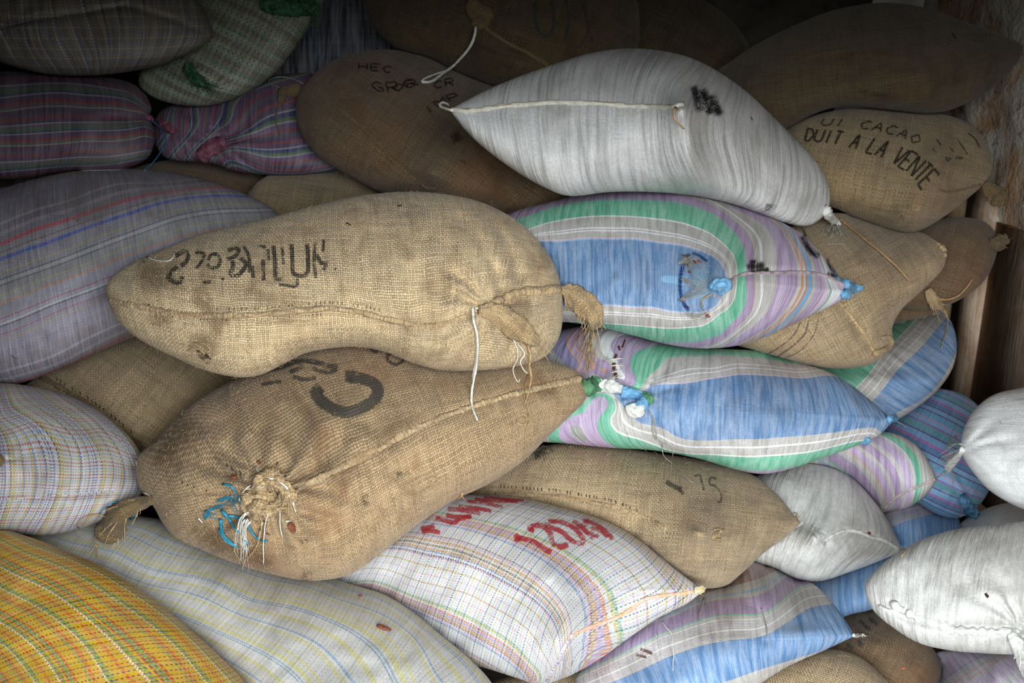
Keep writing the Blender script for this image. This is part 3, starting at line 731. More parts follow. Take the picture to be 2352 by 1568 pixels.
pSeq = [(9, (84, 60, 92)), (4, (140, 56, 66)), (10, (88, 66, 98)), (3, (150, 144, 156)), (8, (50, 56, 104)), (6, (74, 104, 66)), (4, (140, 132, 146)), (11, (96, 70, 106)), (4, (130, 44, 54)), (9, (84, 76, 94))]
stripe_P = poly('lilac_green_red_stripe', vseq=pSeq, streak=.9, sbright=.07, dirt_amt=.2, seed=19., sper=7.)  # stripes darkened to carry the shade deep in the pile
# --- plaids
yV = [(52, WHT), (3, (246, 246, 250)), (4, (160, 110, 130)), (9, (196, 214, 236)), (6, (232, 190, 232)), (22, WHT), (4, (250, 250, 252)), (8, (216, 160, 90)), (6, (224, 186, 224)), (4, (250, 250, 252)), (6, (196, 186, 70)), (7, (120, 110, 80)), (4, (250, 250, 252)), (7, (216, 150, 90)),
      (5, (90, 160, 214)), (4, (250, 250, 252)), (5, (84, 90, 140)), (4, (206, 120, 190)), (30, WHT), (3, (216, 170, 70)), (28, WHT), (3, (222, 190, 222))]
yV2 = [(2.88, (136, 94, 111)), (5.76, (197, 171, 197)), (5.04, (85, 139, 188)), (28.8, (201, 203, 208)), (2.88, (102, 102, 94)), (5.76, (196, 167, 196)), (2.88, (213, 213, 214)), (5.76, (189, 141, 77)), (4.32, (205, 205, 209)), (5.04, (111, 102, 68)), (2.88, (213, 213, 214)), (5.76, (189, 136, 85)), (3.6, (76, 136, 188)), (3.6, (213, 213, 214)), (3.6, (76, 77, 119)), (2.88, (182, 111, 167)),
       (17.3, (201, 203, 208)), (2.88, (182, 150, 64)), (15.8, (201, 203, 208)), (2.88, (192, 153, 182)), (17.3, (201, 203, 208)), (2.88, (175, 128, 76)), (15.8, (201, 203, 208)), (2.88, (189, 153, 182)), (21.6, (201, 203, 208)), (3.6, (102, 162, 128)), (3.6, (182, 171, 68)), (5.76, (201, 203, 208)), (4.32, (201, 111, 59)), (6.48, (167, 136, 184)), (6.48, (182, 136, 68))]
yU = [(4.5, (195, 197, 203)), (2.8, (71, 103, 81)), (4.5, (201, 203, 208)), (2.8, (180, 162, 59)), (4, (195, 197, 203)), (2.4, (192, 153, 175))]
plaid_Y = poly('white_plaid', vseq=yV2, useq=yU, umix=.95, thread=2.9, voff=45., streak=.35, dirt_amt=.08, seed=22., bump=.35, sbright=.08)
xV = [(3.1, (83, 130, 179)), (3.1, (191, 191, 193)), (7.44, (179, 174, 130)), (18.6, (174, 174, 178)), (3.72, (187, 177, 95)), (6.2, (174, 174, 178)), (7.44, (179, 174, 95)), (3.1, (179, 183, 187)), (2.48, (95, 130, 171)), (1.86, (197, 199, 200)), (2.48, (95, 130, 171)), (14.9, (187, 188, 193)), (6.2, (181, 174, 100)), (16.1, (174, 174, 178))]
xU = [(7, (188, 188, 192)), (2.4, (174, 161, 56)), (6, (193, 195, 199)), (2.4, (180, 169, 75)), (9, (188, 188, 192)), (2.4, (172, 159, 56))]
plaid_X = poly('grey_white_yellow_plaid', vseq=xV, useq=xU, umix=.85, thread=2.6, dirt=(128, 120, 104), dirt_amt=.45, streak=.25, seed=24., bump=.3, sbright=.06)
wV = [(18.7, (212, 174, 20)), (5.04, (206, 84, 34)), (8.64, (84, 160, 104)), (2.88, (196, 60, 60)), (4.32, (212, 174, 20)), (8.64, (96, 152, 90)), (4.32, (236, 232, 214)), (13, (212, 174, 24)), (5.76, (222, 110, 44)), (10.1, (212, 174, 20)), (4.32, (196, 180, 60)), (8.64, (80, 156, 100)), (3.6, (228, 224, 200)), (11.5, (210, 172, 44)), (6.48, (214, 100, 50)), (7.2, (140, 160, 90))]
wU = [(11, (212, 172, 22)), (3.2, (168, 22, 48)), (9, (200, 166, 50)), (3, (196, 60, 50)), (6, (206, 172, 50)), (3.4, (168, 22, 48)), (9, (206, 164, 50)), (3.2, (110, 54, 56))]
plaid_W = poly('yellow_red_plaid', vseq=wV, useq=wU, umix=1., thread=3.6, dirt_amt=.12, streak=.2, seed=26., bump=.35, rough=.38, sbright=.05)
vU = [(6.8, (166, 168, 171)), (3.4, (51, 83, 148)), (2.55, (178, 179, 182)), (4.25, (51, 83, 148)), (8.5, (162, 162, 165)), (3.4, (48, 64, 105)), (10.2, (153, 142, 48)), (4.25, (166, 168, 171)), (6.8, (162, 162, 166)), (3.4, (158, 148, 64)), (2.55, (48, 81, 145)), (6.8, (166, 168, 171)), (8.5, (172, 172, 178)), (5.1, (158, 145, 56)), (5.1, (56, 89, 150)), (5.1, (178, 179, 182)), (10.2, (158, 158, 162)), (4.25, (56, 77, 121))]
vV = [(2.5, (176, 81, 45)), (4, (185, 187, 190)), (2.5, (171, 90, 54)), (4, (185, 185, 187)), (2, (135, 135, 153)), (3, (185, 187, 190)), (2.5, (176, 158, 72)), (4.5, (185, 187, 190))]
plaid_V = poly('blue_yellow_white_plaid', vseq=vV, useq=vU, umix=1., thread=3.0, dirt=(110, 100, 84), dirt_amt=.4, streak=.4, streak_axis='u', seed=28., bump=.4, sbright=.06)
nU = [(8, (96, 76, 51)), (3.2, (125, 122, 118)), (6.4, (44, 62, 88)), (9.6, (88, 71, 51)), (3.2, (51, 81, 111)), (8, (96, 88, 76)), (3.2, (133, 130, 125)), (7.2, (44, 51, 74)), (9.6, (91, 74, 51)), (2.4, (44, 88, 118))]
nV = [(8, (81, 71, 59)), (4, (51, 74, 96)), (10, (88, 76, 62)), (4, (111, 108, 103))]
plaid_N = poly('brown_blue_plaid', vseq=nV, useq=nU, umix=1., thread=4., dirt_amt=.3, seed=30., sbright=.05)  # plaid colours lowered in place of the weak light near the top
mU = [(16, (144, 153, 133)), (6, (80, 133, 92)), (16, (118, 85, 85)), (5, (80, 133, 92)), (20, (153, 158, 144)), (6, (144, 144, 76)), (14, (105, 80, 85))]
mV = [(9, (133, 133, 124)), (4, (48, 105, 66)), (9, (124, 110, 105)), (4, (48, 105, 66))]
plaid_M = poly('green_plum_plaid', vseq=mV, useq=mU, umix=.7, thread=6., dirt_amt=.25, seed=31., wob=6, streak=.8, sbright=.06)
plaid_Q = poly('dull_green_plaid', vseq=nV, useq=mU, umix=.8, thread=4., dirt_amt=.6, seed=32.)
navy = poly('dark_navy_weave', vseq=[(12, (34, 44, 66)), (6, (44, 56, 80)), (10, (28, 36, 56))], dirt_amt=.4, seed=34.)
green_cloth = plain('green_mesh_cloth', (96, 150, 110), .7, .35, 40.)
blue_cloth = plain('light_blue_cloth', (120, 176, 218), .5, .25, 50., .5)
white_knot = plain('white_knot_cloth', (222, 222, 218), .6, .2, 60., .5)
pink_cloth = plain('pink_striped_cloth', (140, 86, 104), .6, .35, 50., .5)

# ------------------------------------------------------------------ the sacks, front to back
dim_green = plain('dim_green_mesh', (62, 104, 76), .8, .4, 60., 1., (30, 54, 38))
T = 1
def sk(*a, **k): return Sack(*a, **k)
A = sk('A', [(243,664),(258,634),(288,612),(330,590),(400,560),(470,535),(560,514),(650,492),(740,468),(850,446),(960,440),(1060,452),(1130,474),(1195,512),(1245,562),(1275,612),(1289,662),(1293,722),(1285,772),(1262,810),(1222,833),(1160,845),(1090,851),(1010,849),(945,832),(890,810),(830,797),(765,799),(700,812),(650,836),(600,860),(545,866),(470,850),(400,820),(335,788),(288,755),(258,715)],
  2.03, .62, .98, c=(800,665), power=.5, sx=.10,
  vi=[(0,[(260,680),(420,715),(600,725),(760,722),(900,735),(1010,740),(1090,715)]),(-100,[(400,600),(600,610),(800,615),(950,620),(1060,610)]),(-200,[(640,520),(800,515),(960,515)]),(100,[(400,800),(560,830),(760,800)]),(-60,[(1110,640),(1200,640),(1270,650)]),(75,[(1110,780),(1200,790),(1260,750)]),(95,[(960,815),(1000,825)])],
  ui=[(0,[(300,640),(310,740)]),(150,[(450,560),(455,720),(460,830)]),(400,[(700,510),(702,640),(704,760)]),(650,[(940,460),(955,600),(965,720),(960,820)]),(800,[(1100,490),(1100,600),(1095,700),(1060,800)]),(930,[(1220,560),(1200,680),(1180,780)])],
  bumps=[(1000,560,.03,200,120),(1200,640,-.03,50,120),(560,640,.012,160,90),(1000,800,.015,90,40)],
  pleats=[(1120,706,150,9,.014)],
  folds=[([(1060,500),(1110,560),(1140,620),(1150,680)],14,-.026),([(1110,480),(1170,560),(1195,640)],13,-.024),([(1170,500),(1225,580),(1245,650)],12,-.018),([(1130,690),(1200,665),(1280,662)],12,-.022),([(1090,530),(1135,600)],14,.012),
         ([(1150,730),(1180,780),(1185,830)],22,-.018),([(300,690),(420,722),(600,732),(760,728),(900,745),(1010,745),(1095,712)],9,-.006),([(860,455),(1000,480)],40,.006)], ridges=[([(1090,470),(1128,560),(1140,640)],60,.016),([(1120,780),(1110,840)],50,.014)], rip=[(1230,740,110,0,16,.006)], res=1.15)
C = sk('C', [(1033,252,T),(1064,234),(1115,208),(1170,184),(1235,160),(1300,138),(1370,119),(1450,111),(1530,118),(1600,138),(1662,172),(1720,215),(1780,272),(1832,324),(1872,368),(1896,408),(1906,442),(1903,478),(1882,505),(1850,519),(1805,512),(1745,490),(1680,468),(1600,450),(1500,441),(1400,441),(1310,450),(1250,430),(1180,390),(1112,340),(1066,296)],
  2.32, .6, .9, c=(1530,300), sx=.55,
  ui=[(0,[(1090,225),(1095,260),(1100,310)]),(160,[(1235,165),(1225,240),(1240,400)]),(290,[(1370,125),(1350,240),(1370,430)]),(400,[(1500,118),(1455,230),(1470,435)]),(480,[(1590,150),(1545,200),(1535,290),(1580,435)]),(560,[(1650,185),(1625,240),(1620,330),(1650,450)]),(680,[(1740,240),(1735,330),(1720,470)]),(800,[(1830,340),(1835,430),(1800,500)]),(860,[(1890,410),(1880,490)])],
  vi=[(0,[(1100,255),(1300,240),(1500,242)]),(-100,[(1350,135),(1550,140),(1700,215)]),(150,[(1300,420),(1500,420),(1700,450)]),(40,[(1700,330),(1880,450)])],
  bumps=[(1564,258,.026,30,26),(1566,252,.15,150,95,0,1.05),(1572,340,.03,60,110),(1300,350,.01,200,60),(1880,470,-.02,40,60)],
  folds=[([(1580,200),(1612,260),(1618,320)],22,-.014),([(1045,252),(1200,243),(1400,240),(1560,243)],7,.0)], ridges=[([(1500,120),(1545,180),(1568,252),(1580,330),(1585,400)],60,.10)], rip=[(1300,300,190,0,14,.0045),(1250,200,120,0,14,.004),(1700,350,180,-15,12,.003)], res=1.1)
B = sk('B', [(312,1078),(318,1046),(342,1024),(368,1000),(400,962),(452,920),(520,880),(600,838),(680,800),(780,770),(880,755),(1000,748),(1120,760),(1210,800),(1265,828),(1312,844),(1340,866),(1350,892),(1342,922),(1312,952),(1262,1000),(1200,1060),(1120,1112),(1040,1150),(965,1200),(885,1262),(810,1316),(740,1332),(680,1330),(600,1312),(520,1286),(440,1252),(398,1230),(372,1198),(352,1162),(322,1122)],
  1.93, .6, 1.0, c=(790,1040), axis=-28,
  vi=[(0,[(680,1140),(760,1092),(860,1040),(960,985),(1060,942),(1180,905),(1320,875)]),(-120,[(500,1060),(620,960),(760,890),(900,860),(1060,850)]),(110,[(740,1250),(860,1190),(980,1120),(1100,1060),(1250,960)]),(-200,[(400,1100),(440,980),(560,890),(760,800)]),(190,[(600,1290),(760,1315),(960,1190)])],
  ui=[(0,[(660,1260),(640,1180),(600,1060),(560,1000)]),(150,[(780,1290),(760,1200),(740,1100),(690,960),(650,880)]),(320,[(920,1220),(900,1120),(870,1030),(830,900)]),(520,[(1100,1100),(1080,1010),(1050,930),(1000,820)]),(700,[(1250,990),(1240,930),(1200,850)]),(-160,[(480,1260),(430,1180),(380,1080)])],
  bumps=[(800,960,.02,220,120,-20),(640,1140,-.012,60,60),(420,1150,.02,80,90),(1250,880,-.015,60,60)],
  pleats=[(620,1135,190,12,.020)],
  folds=[([(670,1135),(760,1085),(860,1035),(960,982),(1060,940),(1180,902),(1330,868)],10,-.007),([(640,1120),(560,1060),(520,1010)],22,.008),([(650,1160),(720,1230),(760,1290)],16,-.008),([(520,1090),(440,1060)],12,-.007),([(680,1170),(760,1190),(850,1180)],10,-.009)], res=1.2)
D = sk('D', [(1040,600),(1080,540),(1165,492),(1250,466),(1340,446),(1450,436),(1560,440),(1670,462),(1770,498),(1845,540),(1890,588),(1926,632),(1958,672,T),(1922,696),(1850,730),(1770,768),(1700,792),(1620,800),(1540,792),(1460,772),(1380,752),(1300,740),(1180,740),(1080,690)],
  2.22, .62, .95, c=(1480,620),
  vi=[(0,[(1250,632),(1400,640),(1520,648),(1600,650)]),(80,[(1200,560),(1280,556),(1400,551),(1520,560),(1600,575),(1650,600),(1668,640),(1250,690),(1400,698),(1500,704),(1580,716),(1640,706)]),
      (150,[(1205,530),(1300,503),(1400,495),(1500,501),(1600,522),(1662,560),(1692,605),(1692,645),(1300,738),(1400,744),(1500,752),(1580,752),(1650,722),(1688,680)]),
      (200,[(1180,505),(1250,482),(1340,463),(1450,459),(1560,466),(1640,493),(1690,538),(1712,595),(1712,640),(1400,768),(1480,780),(1580,786),(1660,764),(1702,718),(1714,665)]),
      (290,[(1800,632),(1795,570),(1760,510),(1700,480),(1800,640),(1788,690),(1755,738),(1700,775)]),(370,[(1880,635),(1870,590),(1835,545),(1880,655),(1860,705),(1815,745)]),(430,[(1938,655),(1935,684),(1918,635)]),(470,[(1958,672)])],
  ui=[(0,[(1250,640),(1250,480),(1250,740)]),(250,[(1500,645),(1500,440),(1500,780)]),(400,[(1640,650),(1680,480),(1650,790)]),(560,[(1850,600),(1820,720)]),(700,[(1950,665)])],
  bumps=[(1655,650,.10,130,100,0,1.1)], folds=[([(1672,648),(1705,628),(1800,624),(1880,632),(1950,665)],10,-.010)], ridges=[([(1690,480),(1672,560),(1655,650),(1650,730),(1640,795)],80,.03)], rip=[(1450,630,170,0,13,.003),(1800,600,120,0,12,.003)], res=1.05)
Wk = sk('W', [(-160,1500),(-130,1320),(-60,1240),(0,1218),(60,1230),(150,1264),(250,1308),(350,1374),(440,1448),(510,1512),(565,1572),(600,1660),(560,1760),(420,1820),(150,1800),(-60,1700)], 1.72, .6, .85, c=(200,1540),
  vi=[(-90,[(60,1240),(250,1318),(430,1448),(540,1560)]),(0,[(0,1258),(120,1312),(230,1382),(330,1455),(400,1522),(440,1575)]),(120,[(0,1375),(100,1432),(180,1510),(214,1575)]),(240,[(0,1500),(60,1575)])],
  ui=[(0,[(0,1312),(70,1287),(140,1277)]),(100,[(0,1400),(110,1358),(220,1335),(300,1340)]),(200,[(0,1500),(120,1450),(250,1425),(370,1422)]),(300,[(60,1570),(200,1530),(350,1500),(470,1490)])])
V_ = sk('V', [(-200,1060),(-150,930),(-60,886),(10,880),(90,890),(165,911),(235,948),(295,1000),(328,1050),(336,1105),(310,1150),(240,1192),(170,1218),(100,1230),(30,1226),(-80,1230),(-170,1180)], 1.92, .6, .9, c=(60,1060),
  ui=[(0,[(-20,960),(-5,1050),(-10,1150)]),(70,[(0,955),(40,985),(66,1040),(74,1100),(66,1150),(35,1210)]),(180,[(60,915),(125,960),(172,1010),(186,1060),(180,1130),(140,1215)]),(260,[(150,930),(222,990),(256,1040),(264,1090),(245,1150)]),(320,[(240,960),(300,1030),(322,1090)])],
  vi=[(0,[(77,967),(230,982)]),(-45,[(60,935),(190,945)]),(40,[(60,1045),(180,1050),(300,1060)]),(100,[(70,1110),(180,1115),(310,1115)]),(150,[(30,1165),(150,1165),(260,1155)]),(200,[(60,1215),(150,1205)])],
  folds=[([(0,1148),(120,1138),(240,1132),(330,1125)],7,-.008)], bumps=[(0,1060,.03,40,60)], pleats=[(-8,1060,60,8,.006)])
X = sk('X', [(60,1240),(130,1200),(240,1180),(360,1190),(500,1222),(650,1280),(790,1336),(880,1364),(955,1410),(1015,1460),(1078,1512),(1132,1572),(1170,1660),(1100,1760),(800,1780),(500,1720),(300,1560),(140,1400),(70,1310)], 1.80, .75, .8, c=(640,1480),
  vi=[(-60,[(200,1190),(500,1262),(800,1343),(950,1413),(1060,1492),(1120,1568)]),(0,[(300,1230),(500,1290),(700,1345),(784,1377),(880,1410),(950,1460),(1000,1540)]),(60,[(117,1231),(333,1305),(567,1378),(784,1442),(860,1500),(900,1568)]),(120,[(260,1330),(400,1375),(567,1440),(700,1500),(760,1568)])],
  ui=[(0,[(200,1300),(230,1250)]),(150,[(330,1370),(390,1290),(420,1250)]),(300,[(470,1470),(560,1370),(600,1300)]),(450,[(600,1568),(700,1450),(760,1350)]),(600,[(800,1568),(880,1450),(910,1390)]),(750,[(950,1568),(1020,1500),(1050,1480)])],
  rip=[(980,1500,110,45,14,.004)])
Y = sk('Y', [(700,1400),(720,1320),(790,1260),(880,1200),(960,1150),(1040,1135),(1110,1136),(1180,1140),(1285,1164),(1390,1196),(1468,1240),(1540,1298),(1585,1332),(1618,1354,T),(1578,1386),(1510,1420),(1440,1468),(1370,1518),(1300,1555),(1240,1572),(1185,1556),(1100,1530),(1000,1510),(860,1500),(760,1460)], 1.83, .6, .85, c=(1160,1360),
  vi=[(0,[(950,1222),(1052,1240),(1134,1271),(1215,1312),(1276,1365),(1307,1416),(1310,1480),(1300,1550)]),(65,[(950,1291),(1052,1316),(1154,1361),(1236,1414),(1272,1470),(1285,1530)]),(112,[(800,1318),(950,1338),(1072,1371),(1154,1414),(1191,1438),(1240,1500),(1265,1550)]),(200,[(830,1365),(950,1412),(1080,1480),(1180,1545)]),
      (-60,[(1010,1185),(1150,1215),(1280,1270),(1370,1350),(1390,1420),(1400,1490)]),(-120,[(1080,1160),(1200,1185),(1330,1230),(1450,1310),(1490,1390),(1490,1435)]),(-200,[(1200,1150),(1400,1205),(1520,1300),(1570,1360)])],
  ui=[(0,[(900,1370),(930,1300),(975,1220),(1010,1180)]),(100,[(985,1415),(1020,1330),(1060,1250),(1120,1180),(1150,1160)]),(200,[(1075,1470),(1110,1380),(1160,1290),(1220,1220),(1270,1180)]),(300,[(1165,1530),(1190,1450),(1240,1350),(1310,1270),(1380,1220)]),(400,[(1250,1555),(1262,1500),(1310,1400),(1400,1320),(1480,1270)]),(470,[(1290,1510),(1350,1440),(1440,1390),(1540,1330)]),(530,[(1330,1530),(1450,1470),(1560,1400)])],
  bumps=[(1285,1490,.05,90,70,60,1.4)], ridges=[([(1262,1565),(1296,1480),(1300,1400),(1270,1330)],70,.04)], folds=[([(1265,1560),(1300,1475),(1360,1440),(1440,1400),(1540,1372),(1612,1354)],8,-.006)], res=1.1)
Hs = sk('H', [(1560,300),(1600,200),(1680,140),(1740,100),(1830,56),(1920,22),(2030,6),(2130,18),(2200,44),(2280,72),(2345,100),(2350,112),(2338,140),(2312,172),(2262,214),(2190,250),(2130,260),(2040,252),(1950,244),(1880,258),(1800,300),(1700,360),(1600,360)], 2.78, .5, .85, c=(1960,170), axis=-8, sx=-.1,
  bumps=[(2105,165,.09,90,70,0,1.1)], folds=[([(1820,140),(1950,130),(2080,150)],10,-.008)], rip=[(2090,190,80,60,10,.004)])
Gs = sk('G', [(1720,400),(1760,330),(1820,288),(1880,262),(1960,248),(2050,250),(2130,256),(2200,272),(2245,300),(2270,345),(2280,385),(2266,416),(2220,458),(2165,500),(2120,526),(2085,534),(2040,524),(1970,500),(1900,474),(1820,470),(1750,450)], 2.72, .6, .9, c=(2020,390), axis=12,
  bumps=[(2105,488,.018,24,16),(2110,480,.10,100,80,0,1.15)], pleats=[(2098,488,30,5,.004)], ridges=[([(2095,530),(2112,470),(2118,400),(2080,330)],60,.055)], folds=[([(2120,480),(2140,410),(2130,350)],18,.004),([(2130,460),(2200,440),(2270,400)],8,-.005)])
F_ = sk('F', [(1560,680),(1640,600),(1740,540),(1830,515),(1900,490),(1980,496),(2070,520),(2130,540),(2164,568),(2172,596),(2160,625),(2112,672),(2070,712),(2050,750),(2048,790),(2020,826),(1975,842),(1900,845),(1820,828),(1740,806),(1680,790),(1600,770)], 2.42, .6, .9, c=(1870,690), axis=-30,
  bumps=[(1960,660,.01,60,90)], folds=[([(1925,690),(1960,740),(2000,800)],16,-.018),([(2020,700),(2000,770),(2010,820)],22,.010)])
E = sk('E', [(1100,900),(1140,820),(1220,780),(1300,755),(1380,748),(1450,768),(1540,790),(1640,800),(1740,806),(1830,830),(1905,855),(1960,888),(2010,928),(2052,966,T),(2018,1000),(1965,1024),(1890,1052),(1810,1078),(1752,1088),(1690,1078),(1600,1052),(1500,1034),(1400,1028),(1300,1018),(1220,1010),(1140,980)], 2.22, .6, .9, c=(1620,930),
  vi=[(0,[(1540,950),(1700,940),(1850,940),(1960,940),(2045,966)]),(60,[(1490,893),(1560,895),(1640,882),(1700,874),(1800,878),(1900,874),(1960,888),(1995,915)]),(-60,[(1520,985),(1560,1008),(1640,1014),(1740,1012),(1850,1003),(1940,992),(2010,985)]),(112,[(1500,870),(1540,850),(1640,838),(1720,830),(1830,842)]),
      (-105,[(1372,900),(1400,958),(1460,1008),(1530,1034),(1640,1046),(1750,1050),(1860,1040),(1950,1018)]),(-150,[(1345,940),(1382,1000),(1420,1028)]),(-195,[(1310,975),(1345,1018)]),(-60,[(1405,900),(1430,935),(1470,975)]),(-20,[(1450,930)]),
      (178,[(1460,888),(1455,850),(1470,815),(1520,796)]),(230,[(1432,878),(1425,840),(1432,785)]),(270,[(1390,872),(1380,820),(1385,760)]),(330,[(1330,860),(1325,800)]),(400,[(1280,850),(1275,800)]),(130,[(1480,870),(1530,815),(1640,806)])],
  ui=[(0,[(1300,800),(1300,1000)]),(160,[(1460,800),(1440,1000)]),(400,[(1700,820),(1700,1060)]),(700,[(1980,920),(1980,1010)])],
  pleats=[(1470,905,110,8,.008),(1360,893,70,6,.008)], folds=[([(1372,900),(1430,960),(1500,1010)],14,-.006)], rip=[(1780,930,160,0,10,.003)], bumps=[(1640,930,.012,120,60)])
Z = sk('Z', [(1060,1130),(1130,1070),(1200,1035),(1290,1018),(1400,1024),(1520,1042),(1640,1060),(1725,1088),(1785,1135),(1822,1180),(1840,1200,T),(1808,1230),(1752,1272),(1702,1318),(1665,1345),(1610,1350),(1540,1330),(1440,1290),(1300,1280),(1160,1240),(1080,1190)], 1.98, .6, .95, c=(1480,1180), axis=6,
  bumps=[(1612,1228,.018,26,20),(1605,1225,.11,120,90,0,1.1)], pleats=[(1640,1228,50,7,.005)], ridges=[([(1612,1345),(1606,1225),(1570,1130)],70,.05)], folds=[([(1140,1128),(1280,1135),(1400,1160),(1500,1195)],8,-.006),([(1660,1150),(1655,1250),(1650,1330)],26,-.008)])
AA = sk('AA', [(1600,1200),(1680,1120),(1760,1084),(1830,1066),(1895,1070),(1955,1096),(2005,1146),(2040,1196),(2074,1264,T),(2020,1288),(1950,1314),(1885,1334),(1830,1328),(1770,1300),(1690,1280),(1620,1260)], 2.10, .6, .95, c=(1850,1200), axis=20,
  ui=[(0,[(1760,1100),(1740,1180),(1740,1260)]),(70,[(1850,1075),(1830,1160),(1800,1230),(1780,1290)]),(150,[(1930,1090),(1925,1170),(1910,1220),(1850,1320)]),(240,[(2000,1150),(2020,1220),(1950,1305)]),(290,[(2050,1225),(2050,1262)])],
  bumps=[(1876,1240,.014,20,18),(1870,1235,.09,80,70,0,1.1)], pleats=[(1884,1240,60,8,.005)], folds=[([(1895,1245),(1945,1222),(2000,1228),(2060,1260)],7,-.005)], rip=[(1950,1190,90,-20,9,.004)])
AE = sk('AE', [(2206,1024,T),(2212,990),(2235,945),(2275,910),(2330,893),(2420,880),(2540,890),(2640,940),(2680,1030),(2640,1130),(2540,1190),(2420,1190),(2340,1165),(2275,1128),(2235,1085),(2214,1052)], 2.05, .5, .85, c=(2430,1035),
  pleats=[(2212,1030,90,9,.010)], axis=90)
AG = sk('AG', [(1986,1352),(2000,1322),(2045,1280),(2110,1242),(2190,1216),(2280,1205),(2400,1196),(2560,1220),(2680,1300),(2690,1400),(2600,1480),(2460,1510),(2352,1504),(2260,1500),(2180,1493),(2110,1476),(2050,1440),(2005,1400)], 1.86, .55, .85, c=(2320,1350), axis=8,
  ui=[(0,[(2010,1320),(2015,1400)]),(90,[(2090,1260),(2080,1370),(2075,1450)]),(180,[(2190,1220),(2150,1380),(2150,1480)]),(300,[(2300,1210),(2270,1380),(2270,1500)]),(420,[(2400,1220),(2390,1490)])],
  pleats=[(2340,1440,120,8,.012)], folds=[([(2020,1385),(2080,1420),(2160,1438),(2250,1442),(2345,1448)],9,-.014),([(2080,1300),(2070,1400),(2085,1430)],12,-.010),([(2050,1320),(2045,1390)],10,-.008),([(2130,1260),(2110,1350),(2120,1430)],14,-.008),([(2010,1400),(2060,1395)],8,.008)], rip=[(2180,1420,150,5,13,.005)], bumps=[(2260,1370,.012,70,50)])
AI = sk('AI', [(1320,1560),(1370,1500),(1440,1450),(1510,1400),(1590,1350),(1680,1300),(1750,1292),(1820,1312),(1880,1350),(1925,1400),(1964,1460,T),(1900,1490),(1810,1530),(1740,1575),(1660,1640),(1540,1680),(1420,1660),(1340,1620)], 1.90, .65, .85, c=(1640,1470),
  vi=[(0,[(1520,1452),(1570,1435),(1640,1412),(1700,1408),(1760,1403),(1800,1372),(1835,1345)]),(60,[(1480,1530),(1560,1495),(1650,1470),(1740,1460),(1800,1430),(1850,1396),(1895,1385)]),(-60,[(1540,1410),(1600,1382),(1680,1365),(1760,1345),(1800,1318)]),(-110,[(1620,1345),(1700,1310)]),(150,[(1620,1560),(1750,1520),(1850,1490),(1945,1462)])],
  ui=[(0,[(1420,1500),(1440,1560)]),(300,[(1740,1310),(1760,1500)]),(450,[(1900,1400),(1930,1450)])], folds=[([(1700,1370),(1750,1410),(1760,1470)],10,-.006)], bumps=[(1470,1510,-.01,40,40)], rip=[(1900,1430,80,10,10,.005)])
AB = sk('AB', [(1760,1120),(1820,1050),(1900,1010),(1975,995),(2040,992),(2092,1012),(2128,1050),(2152,1100,T),(2130,1134),(2085,1166),(2035,1175),(1960,1210),(1860,1230),(1780,1190)], 2.24, .6, .9, c=(1970,1100),
  vi=[(0,[(1880,1050),(1940,1090),(1990,1150)]),(60,[(1930,1025),(1985,1065),(2025,1120),(2035,1170)]),(120,[(1990,1000),(2050,1040),(2080,1090),(2082,1150)]),(180,[(2050,1000),(2100,1040),(2118,1090),(2112,1140)]),(215,[(2140,1070),(2145,1110)])], folds=[([(2035,1172),(2070,1138),(2110,1118),(2150,1102)],7,-.006)], bumps=[(2035,1165,.02,30,30)])
AC = sk('AC', [(1820,900),(1880,800),(1960,720),(2040,690),(2120,690),(2165,712),(2190,750),(2198,800),(2186,850),(2150,900),(2100,940),(2050,970),(1980,1000),(1880,980)], 2.55, .6, .8, c=(2030,850),
  vi=[(0,[(1930,920),(1975,880),(2040,800),(2100,735),(2118,712)]),(60,[(1990,930),(2010,915),(2060,850),(2130,780),(2182,722)]),(150,[(2060,945),(2110,920),(2160,872),(2192,812)]),(-80,[(1940,840),(2010,745)])],
  ui=[(0,[(1960,890),(2050,950)]),(200,[(2090,720),(2190,790)])])
AN = sk('AN', [(1950,600),(2020,540),(2100,515),(2180,500),(2240,502),(2278,522),(2292,560),(2280,610),(2256,650),(2215,682),(2165,705),(2110,712),(2040,700),(1970,670)], 2.78, .6, .85, c=(2130,610), axis=20, rip=[(2210,590,110,20,9,.005)])
AD = sk('AD', [(1940,1010),(1990,960),(2060,915),(2130,893),(2190,898),(2240,925),(2280,980),(2290,1060),(2270,1130),(2236,1172),(2195,1190),(2150,1180),(2100,1152),(2040,1150),(1970,1100)], 2.42, .6, .85, c=(2130,1040), axis=27,
  pleats=[(2230,1160,70,8,.010)], bumps=[(2190,1130,.02,40,40)])
AH = sk('AH', [(1780,1400),(1840,1310),(1930,1220),(2010,1160),(2090,1140),(2160,1150),(2200,1185),(2200,1240),(2150,1310),(2070,1370),(2000,1400),(1950,1412),(1880,1440),(1800,1450)], 2.22, .6, .85, c=(2000,1290),
  vi=[(0,[(1870,1340),(1930,1290),(2010,1230),(2080,1195),(2160,1172)]),(-60,[(1880,1280),(1990,1180),(2080,1155)]),(100,[(1900,1420),(2020,1350),(2150,1270)])])
AF = sk('AF', [(2180,1230),(2220,1190),(2280,1162),(2350,1150),(2480,1140),(2620,1180),(2640,1270),(2520,1330),(2380,1330),(2260,1300),(2190,1270)], 2.30, .5, .8, c=(2400,1235), axis=60, rip=[(2290,1190,80,20,12,.006)])
AK = sk('AK', [(1660,1640),(1700,1570),(1760,1530),(1840,1500),(1910,1490),(1970,1506),(2020,1545),(2060,1600),(2060,1680),(1960,1740),(1800,1740),(1690,1710)], 1.98, .6, .8, c=(1860,1620), axis=20)
